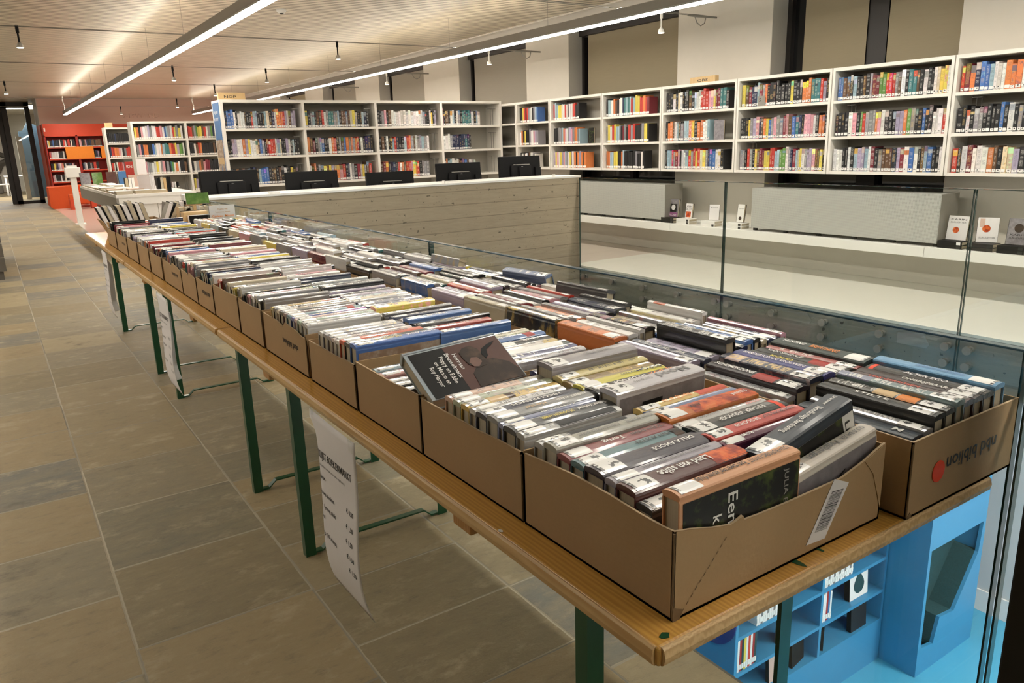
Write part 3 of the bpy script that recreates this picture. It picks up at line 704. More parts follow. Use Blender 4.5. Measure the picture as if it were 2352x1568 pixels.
bx('post_body', (-.02, .03, -.32, .075, .02, 1.55), 'frame', bp, .004); bx('foot_plate', (-.09, -.0, -.32, .075, 0, .02), 'frame', bp)

# ------------------------------------------------------------------ window-side ledge, radiator covers
lg = thing('wall_ledge', 'long white ledge under the windows along the right wall', 'ledge', (0, 0, 0))
for a, b in ((-1, 3.45), (3.45, 6.45), (6.45, 9.9)): bx('ledge_board', (6.545, 7.05, a + .0015, b - .0015, .315, .402), 'white', lg, .003)
bx('recess_panel', (6.98, 7.045, -1, 9.9, .002, .315), 'wall', lg)
for y0, y1, l in ((3.38, 5.33, 'long grey perforated radiator cover in front of the two-part window'), (6.60, 8.9, 'grey perforated radiator cover behind the concrete parapet end'), (.1, 2.1, 'grey perforated radiator cover beyond the right picture edge')):
    r = thing('radiator_cover', l, 'radiator cover', (6.6, y0, .4035), group='radiator covers on the ledge'); w = y1 - y0
    bx('front_panel', (0, .012, 0, w, .028, .440), 'perf', r, .003); bx('end_panel', (.012, .30, 0, .01, .028, .440), 'lampgrey', r); bx('end_panel', (.012, .30, w - .01, w, .028, .440), 'lampgrey', r)
    bx('top_grille', (.012, .30, .01, w - .01, .425, .437), 'perf', r)
    n = max(2, int(w / .33))
    for k in range(n + 1): bx('foot', (.02, .06, w * k / n * .97 + .01, w * k / n * .97 + .04, 0, .028), 'black', r)

# ------------------------------------------------------------------ wall bookcases
SZ = (1.018, 1.338, 1.662); XS = 6.70
BAYS = [(1.215, 2.315, 'wall bay cut by the right picture edge, outer'), (2.325, 3.433, 'wall bay at the right picture edge'), (3.443, 4.548, 'second wall bay right of QRS block'), (4.558, 5.666, 'first wall bay right of QRS block'), (5.676, 6.775, 'wall bay under the QRS block'), (6.785, 7.845, 'first wall bay left of QRS block'),
        (7.855, 8.975, 'second wall bay left of QRS block'), (8.985, 9.815, 'third wall bay left of QRS block'), (9.825, 10.9, 'fourth wall bay left of QRS block')]
unit = None
for y0, y1, nm in BAYS[1:]:
    u = thing('wall_bookcase', 'white hanging bookcase unit with three shelves: ' + nm, 'bookcase', (XS, y0, 1.0), group='white bookcase units on the window wall'); w = y1 - y0
    for y in (0, w - .024): bx('side_panel', (0, .30, y, y + .024, -.008, .955), 'shelf', u)
    bx('top_board', (0, .30, .024, w - .024, .925, .955), 'shelf', u)
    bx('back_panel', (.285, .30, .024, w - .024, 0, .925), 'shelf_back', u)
    for z in SZ: bx('shelf', (0.002, .285, .024, w - .024, z - 1.026, z - 1.0), 'shelf', u)
    for k, z in enumerate(SZ):
        if (k + int(y0 * 3)) % 2: MB().tube([(.12, w - .18, z - 1.0), (.12, w - .18, z - .72)], .003, 5).tube([(.12, w - .14, z - 1.0), (.12, w - .14, z - .72)], .003, 5).box(.08, .16, w - .2, w - .12, z - .724, z - .718).obj('book_support', 'steel', u)
ROWS = {1: ('RMONBBLWWWOOOWWWSCKWGR', 'KKWKGGKKKKBKWKGKWKKW', 'RKWMWWWOSKCCVKKTRWLKW'), 2: ('BBSSKLKKSKGMMEERRRGSWKTTSKWKKWCYYW', 'KKKKWPKERGGGOPWKKKVVOEGKKBKKWWWR', 'WWWKKWKLVVLWMKGSSSKVMWBWKSLBKKW'),
        3: ('YSMNNLMGOKKKKKKKKYKKKOOOTTTRVK', 'KKKYGVPNSOYBGPGGMPSBTNKPPPWKOOK', 'GGKRGKYSMMYYRRLLEEWGNMLCYWGVVPSSYK'), 4: ('KKKWKCWKKKSKLWWRRRPPYMMTTK', 'KOOSWLKGLLOYKOOWWL', 'KLLRGMPKWWLRGRYRCYGNBBWWK'),
        5: ('KLLWOSKWWNTLTLRLYYRRORM', 'GYWRYLLGKMGKRGRKKKGYYK', 'OOLLYYKKOLKKKKKKGKKWK'), 6: ('RLLYYWWRWKWWRRKK', 'KKKGVLOPWGVPGOOGL', 'VYPWYVPLGWYSWOKOVOSO'), 7: ('KKYRMRGWWKGLB', 'WOKYKKGWWPVG', 'KWKWWKSWWGW'), 8: ('KSWSSCKKWS', 'KSGVNGKSWN', 'WKKRWGKKSW')}
far_wall = []
for bi, rows in ROWS.items():
    y0, y1, nm = BAYS[bi]
    for k, s in enumerate(rows):
        full = {6: (.80, .88, .95), 7: (1, 1, .9), 4: (1, .84, 1)}.get(bi, (1, 1, 1))[k]
        # facing -X the books run from high y (left in the photo) to low y
        shelf_row(s, (XS + .03, y1 - .03, SZ[2 - k]), (0, -1, 0), (y1 - y0 - .06) * full, 0, '%s shelf, %s' % (('top', 'middle', 'bottom')[k], nm), 'books in the wall bookcases', nm_='shelf_book', stuff=far_wall if bi >= 5 else None)
flush_stuff(far_wall, 'shelf_books', 'rows of small books in the wall bays left of the QRS block', 'books')
def stand_book(name, loc, rotz, w, h, t, mat, lab, lean=0, cat='book', group=None):
    """book standing with its cover to the front (local -Y)"""
    b = thing(name, lab, cat, loc, (lean, 0, rotz), group)
    bx('cover', (-w / 2, w / 2, -t / 2, -t / 2 + .003, 0, h), mat, b); bx('cover', (-w / 2, w / 2, t / 2 - .003, t / 2, 0, h), 'black', b)
    bx('page_block', (-w / 2 + .002, w / 2 - .004, -t / 2 + .003, t / 2 - .003, .003, h - .003), 'pages', b); bx('spine', (-w / 2 - .003, -w / 2, -t / 2, t / 2, 0, h), 'black', b); return b
stand_book('book', (XS + .06, 5.94, SZ[1]), -math.pi / 2, .14, .21, .02, 'art_grey', 'book shown cover out at right end of middle shelf under QRS block')
stand_book('book', (XS + .06, 8.12, SZ[1]), -math.pi / 2, .10, .2, .02, 'art_forest', 'book shown cover out, middle shelf, second wall bay left of QRS block')
# end boxes with letters
def block(name, x0, x1, y0, y1, z0, h, s, face, lab):
    o = bx(name, (x0, x1, y0, y1, z0, z0 + h), 'block', None, .003); tag(o, lab, 'letter block', 'wooden letter blocks')
    if face == 'x': text('lettering', s, h * .55, 'frame', o, (x0 - .001, y1 - (y1 - y0) * .30, z0 + h * .24), (0, -1, 0), (0, 0, 1), (y1 - y0) * .42)
    else: text('lettering', s, h * .5, 'frame', o, (x0 + (x1 - x0) * .2, y0 - .001, z0 + h * .25), (1, 0, 0), (0, 0, 1), (x1 - x0) * .45)
    return o
block('letter_block', XS + .06, XS + .12, 6.03, 6.40, 1.955, .068, 'QRS', 'x', 'light wood block lettered QRS on top of the wall bookcase')
sc = thing('index_card', 'grey card with letter S among the top shelf books right of QRS', 'index card', (XS + .026, 5.37, SZ[2]))
bx('card', (-.002, 0, -.045, .045, 0, .10), 'lampgrey', sc); text('lettering', 'S', .05, 'ink', sc, (-.0025, .03, .045), (0, -1, 0), (0, 0, 1))

# ------------------------------------------------------------------ free-standing white bookcases
def bookcase(x0, y0, n, bw, zs, top, depth, lab, shelves=True, group='white free-standing bookcases'):
    c = thing('bookcase', lab, 'bookcase', (x0, y0, 0), group=group)
    for i in range(n + 1):
        x = i * bw; bx('side_panel' if i in (0, n) else 'divider', (x - .018, x + .018, 0, depth, 0, top), 'shelf', c)
    for i in range(n):
        a, b = i * bw + .018, (i + 1) * bw - .018
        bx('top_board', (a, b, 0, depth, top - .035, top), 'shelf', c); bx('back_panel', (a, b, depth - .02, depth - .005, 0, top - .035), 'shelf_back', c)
        for z in zs: bx('shelf', (a, b, .003, depth - .02, z - .03, z), 'shelf', c)
        for k, z in enumerate(zs):
            MB().tube([(b - .09, .12, z), (b - .09, .12, z + .24)], .004, 5).tube([(b - .05, .12, z), (b - .05, .12, z + .24)], .004, 5).box(b - .12, b - .02, .08, .16, z + .238, z + .243).obj('book_support', 'steel', c)
    return c
CZ = (.28, .61, .95, 1.305, 1.652)
CB = 1.0325
cb = bookcase(2.545, 10.2, 4, CB, CZ, 2.0, .42, 'white four-bay bookcase behind the computer screens')
pm = bx('poster', (-.024, -.019, .06, .36, .75, 1.97), 'posterblue', cb); bx('poster_photo', (-.027, -.024, .06, .36, .75, 1.52), 'poster', pm)
bx('poster_band', (-.029, -.027, .07, .35, 1.22, 1.30), 'block', pm)
for i, s in enumerate(('Lang leve', 'de zomer!')): text('poster_lettering', s, .065, 'textwhite', pm, (-.0285, .33, 1.84 - i * .085), (0, -1, 0), (0, 0, 1), .22)
MB().disc((-.028, .2, 1.05), .045, 'x', 14, .002).obj('poster_flame', 'orange', pm); MB().prism([(.15, 1.08), (.25, 1.08), (.2, 1.2)], -.03, -.0285, 'x').obj('poster_tent', 'posterblue', pm)
block('letter_block', 2.53, 2.86, 10.24, 10.30, 2.0, .085, 'NOP', 'y', 'light wood letter block on left end of the four-bay bookcase')
CR = [('NBBBWKWWWKKKRLLKKKLCKNWOOORVWSVV', 'KKVVWWOVYWWCSBGKMRRRWLCKKVWKLKK', 'KKKKSKKKNKLBBBKKSKSKWKKYKK'), ('YKGLKSKRWGTTGGLKSSGSCYGKKLNK', 'OSMKGLBKKWORKGSBOGOGORKWKNNK', 'WSOKGKYSYVOOPRKNWGKMGYGSR'), ('KKGPKSWWWWWWWWWWWWWGKKWYKV', 'KSKWKKLRNKKLROGSWGVLGW', 'SMOKNNKRWOSRRPYORKGGG'), ('PKSSKWLKWGKTTTTTWKLW', 'WWWGNNNNNNTNK', 'LLLLWWWSSNBSWGW')]
bn_ = ('left bay', 'second bay', 'third bay', 'right bay')
for i, rows in enumerate(CR):
    for k, s in enumerate(rows):
        f = ((.93, .95, .9), (.93, .97, .98), (.98, .97, .85), (.82, .58, .93))[i][k]
        shelf_row(s, (2.545 + i * CB + .022, 10.235, CZ[4 - k]), (1, 0, 0), (CB - .05) * f, math.pi / 2, '%s shelf, %s of four-bay bookcase' % (('top', 'middle', 'third')[k], bn_[i]), 'books in the four-bay bookcase', max_h=.26, label_part=True)
    lowrow = ('WKWRKWW', 'KWWKWKWKW', 'WKKWKWK', 'KW')[i]
    shelf_row(lowrow, (2.545 + i * CB + .25, 10.235, CZ[1]), (1, 0, 0), .3, math.pi / 2, 'fourth shelf, %s of four-bay bookcase' % bn_[i], 'books in the four-bay bookcase', label_part=False, stuff=far_case)
LZ = (.42, .715, 1.035, 1.335, 1.632)
bookcase(2.20, 15.0, 2, .88, LZ, 1.93, .36, 'white two-bay bookcase left of the four-bay bookcase')
LR = [('YOKPWWVGWWRRPWBLGWRYGYW', 'GPNOOKKBLWWOLTTORRYVEEW', 'EOEPGGWWYWGPKGKTEWOWKKS', None), ('RRSGEYYSRWGEN', 'KKWSROKKKKKSK', 'KWGOSPMMKKKKK', 'YVKVNWK')]
for i, rows in enumerate(LR):
    for k, s in enumerate(rows):
        if s: shelf_row(s, (2.20 + i * .88 + .025, 15.03, LZ[4 - k]), (1, 0, 0), .80, math.pi / 2, '%s shelf, %s bay of two-bay bookcase' % (('top', 'second', 'third', 'fourth')[k], ('left', 'right')[i]), 'books in the two-bay bookcase', label_part=False, stuff=far_case)
for i, (dx, ch) in enumerate(((.12, 'W'), (.155, 'M'), (.19, 'G'), (.24, 'R'), (.28, 'R'), (.34, 'W'), (.38, 'W'), (.43, 'K'))):
    shelf_row(ch, (2.20 + .18 + dx, 15.03, LZ[1] + .068), (1, 0, 0), .04, math.pi / 2, 'low row', 'small books', max_h=.10, label_part=False, stuff=far_case)
for i, (m, z) in enumerate((('art_fire', 0), ('black', .034))):
    o = bx('book', (2.38, 2.66, 15.02, 15.2, LZ[1] + .033 - z, LZ[1] + .066 - z), 'red' if not i else 'black'); tag(o, ('red' if not i else 'black') + ' book lying flat under the small books in two-bay bookcase', 'book')
    bx('page_block', (2.383, 2.657, 15.2, 15.203, LZ[1] + .036 - z, LZ[1] + .063 - z), 'pages', o)
bookcase(2.25, 19.0, 2, .75, (.4, .72, 1.02, 1.33, 1.63), 1.96, .36, 'white bookcase farther back, left of the two-bay bookcase')
for k, s in enumerate(('KKKKNKKKKKKKK', 'NRROOPWKGRREK', 'RWKWRRPKWP')):
    shelf_row(s, (2.28, 19.03, (1.63, 1.33, 1.02)[k]), (1, 0, 0), .66, math.pi / 2, '%s shelf of the farther white bookcase' % ('top', 'second', 'third')[k], 'books in the farther white bookcase', label_part=False, stuff=far_case)
flush_stuff(far_case, 'library_books', 'rows of small books in the white and red bookcases far at left', 'books')
block('letter_block', 2.27, 2.42, 19.05, 19.11, 1.96, .10, ' ', 'y', 'small light wood block on the farther white bookcase')

# ------------------------------------------------------------------ computer desk behind the parapet
ds = thing('computer_desk', 'long desk behind the concrete parapet carrying five screens', 'desk', (1.45, YV + .18, 0))
bx('desktop', (0, 3.95, .33, .95, .80, .83), 'white', ds)
for x in (.02, 1.95, 3.9): bx('leg', (x, x + .04, .35, .9, 0, .80), 'steel', ds)
for i, (x, z, yaw, lab) in enumerate(((1.82, 1.205, 5, 'leftmost black computer screen, seen from behind over the parapet'), (2.59, 1.165, 2, 'second black computer screen from the left over the parapet'), (3.41, 1.125, 0, 'middle black computer screen, lowest of the five'), (4.22, 1.182, -5, 'fourth black computer screen from the left, over the parapet'), (5.02, 1.226, -6, 'rightmost black computer screen with white sticker'))):
    t = thing('monitor', lab, 'monitor', (x, 7.30, .83), (R(-4), 0, R(yaw)), 'black computer screens'); zt = z - .83
    bx('screen_housing', (-.262, .262, -.02, .025, zt - .325, zt), 'black', t, .006)
    bx('rear_hump', (-.13, .13, -.05, -.02, zt - .27, zt - .10), 'black', t, .012)
    bx('handle_bar', (-.105, .105, -.056, -.05, zt - .10, zt - .092), 'steel', t, .002)
    MB().tube([(.01, -.052, zt - .145), (.01, -.058, zt - .145)], [.03, .026], 16).obj('hinge_cap', 'chrome', t)
    bx('stand_post', (-.04, .04, -.075, -.05, .01, zt - .12), 'black', t); bx('stand_foot', (-.12, .12, -.16, .06, 0, .012), 'black', t)
    bx('side_bracket', (.18, .25, -.05, -.02, zt - .25, zt - .13), 'black', t)
    if i == 4: bx('sticker', (-.07, -.02, -.0505, -.05, zt - .285, zt - .25), 'textwhite', t)
for x, lab in ((2.0, 'small white box on the parapet near the first screen'), (3.72, 'small white cable end on the parapet by the middle screen'), (5.08, 'small white cable clip on the parapet by the last screen')):
    o = bx('small_box', (x, x + (.09 if x < 3 else .015), YV + .02, YV + .06, 1.003, 1.022 if x < 3 else 1.03), 'white', None, .002); tag(o, lab, 'small box')

# ------------------------------------------------------------------ ledge books
def flat_book(x, y, z, L, w, t, cov, lab, parent=None, group='books lying on the ledge', rz=0):
    """book lying flat, spine to -X"""
    b = thing('book', lab, 'book', (x, y, z), (0, 0, rz), group)
    MB().box(0, w, 0, L, 0, .003).box(0, w, 0, L, t - .003, t).box(-.003, .001, 0, L, 0, t).obj('cover', cov, b); bx('page_block', (.001, w - .004, .003, L - .003, .003, t - .003), 'pages', b)
    bx('spine_label', (-.0036, -.003, .012, .045, .003, t - .003), 'label', b); return b
def ledge_group(y, cov, h, w, lean, stackcov, nm, title, rz=0):
    z = .402
    for k in range(2): flat_book(6.60, y - .10, z + k * .031, .2, .13, .03, stackcov, '%s flat book under the %s, %s' % ('dark' if stackcov in ('black', 'frame') else 'white' if stackcov == 'white' else 'plain', nm, ('lower', 'upper')[k]))
    b = stand_book('book', (6.70, y, z + .063), -math.pi / 2 + rz, w, h, .028, cov, nm + ' standing on two flat books on the ledge', R(-8), group='books standing on the ledge')
    for i, (s, zz, hh, mt) in enumerate(title): text('title_lettering', s, hh, mt, b, (0, -.0145, zz), (1, 0, 0), (0, 0, 1), w * .78, True)
    return b
def face_disc(b, x, z, r, m): MB().disc((x, -.0143, z), r, 'y', 16, .0006).obj('cover_picture', m, b)
def face_quad(b, x0, x1, z0, z1, m): MB().quad((x0, -.0144, z0), (x1, -.0144, z0), (x1, -.0144, z1), (x0, -.0144, z1)).obj('cover_picture', m, b)
g1 = ledge_group(6.55, 'art_grey', .205, .15, 0, 'black', 'grey portrait book with pale title', [('ROSE', .012, .03, 'textwhite')])
g2 = ledge_group(6.30, 'paper', .165, .10, 0, 'white', 'cream book with orange landscape', [('JOSIN', .12, .03, 'ink'), ('PILOT', .085, .03, 'ink')])
ledge_group(5.92, 'paper', .17, .11, 0, 'white', 'white leaning book by the far glass joint', [('ROSS', .13, .02, 'greyink')], .5)
g3 = ledge_group(5.55, 'white', .19, .09, 0, 'white', 'narrow white book by the wide radiator cover', [('NINA', .14, .012, 'greyink')])
g4 = ledge_group(3.27, 'paper', .2, .165, 0, 'black', 'white thriller with brown flower', [('KARIN', .165, .018, 'ink'), ('SLAUGHTER', .14, .018, 'greyink')])
g5 = ledge_group(3.03, 'paper', .2, .15, 0, 'frame', 'white thriller with coloured splash', [('SLAUGHTER', .03, .02, 'greyink')], .35)
g6 = ledge_group(2.80, 'art_grey', .205, .16, 0, 'black', 'lilac grey thriller with dark bowl', [('KARIN', .07, .02, 'ink'), ('SLAUGHTER', .045, .02, 'ink')])
face_quad(g1, -.074, .074, .002, .05, 'purple'); face_quad(g1, -.05, .055, .055, .15, 'print_black'); face_disc(g1, .0, .11, .032, 'paper'); face_quad(g2, -.04, .035, .008, .075, 'art_fire')
face_disc(g3, 0, .04, .02, 'art_fur'); face_disc(g4, -.01, .082, .026, 'art_fire'); face_disc(g5, -.01, .11, .03, 'art_fire'); face_quad(g5, -.06, -.025, .12, .19, 'pink'); face_disc(g6, 0, .13, .035, 'art_fur')
for k in range(2): flat_book(6.60, 2.42, .402 + k * .041, .2, .13, .04, 'white', 'white book of the pair at the right end of the ledge, %s' % ('lower', 'upper')[k])

# ------------------------------------------------------------------ display table with piles, far left
wt = thing('display_table', 'white display table covered with book piles beyond the sale tables', 'table', (1.41, 11.85, 0))
MB().prism([(0, 0), (1.05, 0), (1.05, 3.05), (.76, 3.05), (.76, 4.9), (0, 4.9)], .80, .84, 'z').obj('tabletop', 'white', wt); bx('side_apron', (0, .03, 0, 4.9, .62, .80), 'lampgrey', wt); bx('front_apron', (.03, 1.05, .01, .04, .70, .80), 'white', wt)
bx('front_panel', (.03, .52, .05, .08, .06, .70), 'white', wt); bx('front_panel', (.53, 1.02, .05, .08, .06, .70), 'white', wt); bx('side_panel', (.25, .28, .6, 4.4, 0, .70), 'white', wt)
n = 0
for y in [11.9 + .3 * k for k in range(15)]:
    for x in (1.43, 1.67):
        n += 1
        if x > 1.5 and y > 13 and n % 3 == 0: continue
        h = random.choice((.022, .026, .03, .05))
        o = MB().box(x, x + .21, y, y + .27, .84, .843).box(x, x + .21, y, y + .27, .837 + h, .84 + h).obj('book', random.choice(('white', 'pink', 'paper', 'wall', 'lowwall', 'art_grey'))); bx('page_block', (x + .002, x + .206, y + .002, y + .267, .843, .837 + h), 'pages', o)
        tag(o, 'pale book lying flat on the white display table, %s row, %s from its front' % ('left' if x < 1.5 else 'right', ORD[int((y - 11.8) / .3) + 1]), 'book', 'flat books on the display table')
def upright(x, y, z, w, h, t, mat, lab, yaw=0, lean=0): return stand_book('book', (x, y, z), yaw, w, h, t, mat, lab, lean, group='books standing on the display table')
for i, (x, m, l) in enumerate(((1.42, 'art_grey', 'grey picture book standing leftmost on display table'), (1.62, 'moss', 'green picture book standing second on the display table'), (1.86, 'art_brown', 'brown picture book standing third on the display table'), (2.06, 'posterblue', 'blue sky picture book standing on display table'))):
    upright(x + .08, 16.45, .84, .17, .24, .02, m, l, 0, R(-10))
for i, (x, t, m, l) in enumerate(((1.89, .04, 'pages', 'thick cream book upright on display table, left of white pair'), (1.94, .03, 'white', 'white book upright beside thick cream book on display table'), (1.985, .03, 'white', 'second white book upright beside thick cream book'))):
    upright(x, 14.3, .84, .03 + t / 3, .17, .14, m, l)
fb = thing('open_book', 'large white book fanned open upright on the display table', 'book', (1.83, 12.6, .84))
for k in range(7):
    a = -50 + k * 16; MB().box(0, .22, -.004, .004, 0, .235).obj('page_leaf', 'paper', fb, (0, 0, 0), (0, R(-4 + k), R(a)))
for i, (x, t, m, l) in enumerate(((2.02, .03, 'black', 'dark book upright right of the fanned white book'), (2.06, .025, 'pages', 'cream book upright right of fanned white book'), (2.10, .04, 'block', 'tan book leaning upright right of fanned white book'), (2.16, .035, 'black', 'black spined book leaning at right end of display table'))):
    upright(x, 12.15, .84, .028 + t / 4, .2 + .01 * (i % 2), .14, m, l)
o = bx('book', (1.80, 2.08, 11.95, 12.12, .84, .88), 'pages'); tag(o, 'thick cream book lying flat before the fanned white book', 'book'); bx('cover', (1.80, 2.08, 11.95, 12.12, .88, .884), 'white', o)
mg = thing('magazine_stand', 'magazine stand with pink and dark red covers behind display table', 'magazine stand', (1.98, 14.8, .84))
bx('rack_back', (0, .32, .06, .08, 0, .52), 'glass_clear', mg); bx('magazine', (.0, .13, .03, .05, .16, .42), 'darkred', mg); bx('magazine', (.02, .26, 0, .02, 0, .2), 'pink', mg); bx('magazine', (.18, .33, .035, .055, .2, .46), 'paper', mg)
text('lettering', 'IDS', .06, 'textwhite', mg, (.015, .029, .32), (1, 0, 0), (0, 0, 1), .1)
ps = thing('counter_post', 'white post with a square head beside the display table', 'post', (1.46, 18.5, 0))
bx('post', (-.05, .06, -.05, .05, 0, .96), 'white', ps); bx('post_head', (-.13, .15, -.1, .1, .96, 1.16), 'white', ps, .01); bx('foot', (-.09, .1, -.12, .12, 0, .015), 'white', ps)
bx('head_cap', (-.08, .10, -.06, .06, 1.16, 1.20), 'white', ps)

# ------------------------------------------------------------------ beer tables
def beer_table(y0, y1, lab, z=0):
    t = thing('trestle_table', lab, 'table', (.565, y0, z), group='trestle tables in a row'); w = .817; L = y1 - y0; zt = ZT - z; th = .028
    p = MB().box(.006, w - .006, .006, L - .006, zt - th, zt, 0)
    top = p.obj('tabletop', ['table'], t); soft(top, .005, 3)
    e = MB(); r = .014
    def edge(a, b_, cx):
        return None
    prof = [(0, zt - th + .001), (-.0035, zt - th + .004), (-.006, zt - th / 2), (-.0035, zt - .004), (0, zt - .001), (.014, zt - .0012), (.014, zt - th + .001)]
    MB().prism([(x + .006, q) for x, q in prof], .012, L - .012, 'y').obj('edge_strip', 'tableedge', t); MB().prism([(w - .006 - x, q) for x, q in prof], .012, L - .012, 'y').obj('edge_strip', 'tableedge', t)
    MB().prism([(x + .006, q) for x, q in prof], .012, w - .012, 'x').obj('end_grain_strip', 'endgrain', t); MB().prism([(L - .006 - x, q) for x, q in prof], .012, w - .012, 'x').obj('end_grain_strip', 'endgrain', t)
    for y in (.50, L - .50): bx('batten', (.02, w - .02, y - .03, y + .03, zt - th - .032, zt - th), 'batten', t, .002)
    for y, s in ((.31, 1), (L - .31, -1)):
        for sx, x in ((1, .150), (-1, .667)):
            MB().box(x - .018, x + .018, y - .004, y + .004, 0, zt - th).box(x - .018 * sx - .004, x - .018 * sx + .004, y - .018 * s - .004 + (.018 * s), y + .036 * s if s > 0 else y, 0, zt - th).obj('leg', 'green', t) if False else \
                MB().prism([(x - .018, y - .016), (x + .018, y - .016), (x + .018, y - .011), (x - .013, y - .011), (x - .013, y + .016), (x - .018, y + .016)] if sx > 0 else
                           [(x - .018, y - .016), (x + .018, y - .016), (x + .018, y + .016), (x + .013, y + .016), (x + .013, y - .011), (x - .018, y - .011)], 0, zt - th, 'z').obj('leg', 'green', t)
        fb_ = [(.165, .004), (.195, .004), (.225, .030), (.592, .030), (.622, .004), (.652, .004)]
        MB().prism([(a, b) for a, b in fb_] + [(a, b + .006) for a, b in reversed(fb_)], y - .012, y + .012, 'y').obj('foot_bar', 'green', t)
        MB().tube([(.160, y, zt - .185), (.657, y, zt - .185)], .007, 8).obj('cross_rod', 'green', t)
        for x in (.165, .652): MB().prism([(y - .003, zt - .19), (y + .02 * s, zt - .19), (y + .20 * s, zt - th), (y + .175 * s, zt - th)], x - .002, x + .010, 'x').obj('folding_brace', 'green', t)
    return t
beer_table(.560, 2.702, 'front varnished trestle table nearest the camera with chipped corner')
beer_table(2.706, 4.865, 'middle trestle table under the second stretch of boxes')
beer_table(4.869, 6.985, 'farthest trestle table ending near the parapet')
ft = bpy.data.objects['trestle_table']
def chip(x, y, sx, sy, m, nm):
    a = random.Random(int(x * 999)); pts = []
    for k in range(9):
        q = 2 * math.pi * k / 9; r = a.uniform(.6, 1.1); pts.append((x + math.cos(q) * sx * r, y + math.sin(q) * sy * r))
    MB().prism(pts, ZT + .0002, ZT + .0007, 'z').obj(nm, m, ft)
for x, y, a, b in ((.300, .030, .006, .016), (.34, .052, .012, .003), (.355, .032, .004, .012), (.51, .048, .014, .004), (.03, .02, .010, .006), (.24, .045, .003, .01), (.74, .02, .016, .004)): chip(x, y, a, b, 'green', 'paint_chip')
chip(.012, .36, .004, .006, 'white', 'paint_chip')

# ------------------------------------------------------------------ cardboard boxes
def card_box(x0, x1, y0, y1, h, lab, group, fronttop=None, lefttop=None, text_side=None):
    b = thing('cardboard_box', lab, 'box', (x0, y0, ZT), group=group); w = x1 - x0; l = y1 - y0; q = .0035
    mb = MB().box(0, w, 0, l, 0, .004)
    def wall(top, a, c, axis, along):
        # top: list of (s, z) along the wall
        poly = [(0, 0), (along, 0)] + [(s, z) for s, z in reversed(top)]
        mb.prism(poly, a, c, axis)
    ft_ = fronttop or [(0, h), (w, h)]; lt = lefttop or [(0, h), (l * .3, h + .001), (l * .62, h - .002), (l, h)]
    wall(ft_, 0, q, 'y', w); wall([(0, h), (w * .5, h - .003), (w, h)], l - q, l, 'y', w)
    wall(lt, 0, q, 'x', l); wall([(0, h), (l, h)], w - q, w, 'x', l)
    mb.obj('box_body', ['card'], b)
    rim = MB()
    for top, f in ((ft_, lambda s, z: (s, 0, z)), (lt, lambda s, z: (0, s, z))):
        for (s0, z0), (s1, z1) in zip(top, top[1:]):
            p0 = Vector(f(s0, z0)); p1 = Vector(f(s1, z1)); nrm = Vector((0, q, 0)) if f(1, 0)[0] else Vector((q, 0, 0))
            rim.quad(p0 + Vector((0, 0, .0006)), p1 + Vector((0, 0, .0006)), p1 + nrm + Vector((0, 0, .0006)), p0 + nrm + Vector((0, 0, .0006)), 0, None)
    rim.obj('cut_rim', ['card_edge'], b)
    sm = MB().tube([(-.0004, -.0004, .004), (-.0004, -.0004, h - .003)], .0016, 6); sm.obj('corner_fold', 'card_dark', b)
    if text_side == 'front': text('printed_lettering', 'nbd biblion', .036, 'ink', b, (w * .80, -.0008, .077), (-1, 0, 0), (0, 0, -1), .165)
    if text_side == 'left': text('printed_lettering', 'nbd biblion', .025, 'ink', b, (-.0008, l * .18, .075), (0, 1, 0), (0, 0, -1), .13)
    return b
LB = [(.594, .917), (.922, 1.266), (1.271, 1.585), (1.595, 1.90), (1.92, 2.30), (2.32, 2.58), (2.59, 2.93), (2.94, 3.21), (3.22, 3.50), (3.51, 3.92), (3.96, 4.28), (4.31, 4.64), (4.68, 5.04), (5.07, 5.50), (5.54, 5.95)]
RB = [(.566 + .455 * k, .566 + .455 * k + .447) for k in range(11)]
ordbox = ['front', 'second', 'third', 'fourth', 'fifth', 'sixth', 'seventh', 'eighth', 'ninth', 'tenth', 'eleventh', 'twelfth', 'thirteenth', 'fourteenth', 'fifteenth']
XL0, XL1 = .622, 1.075
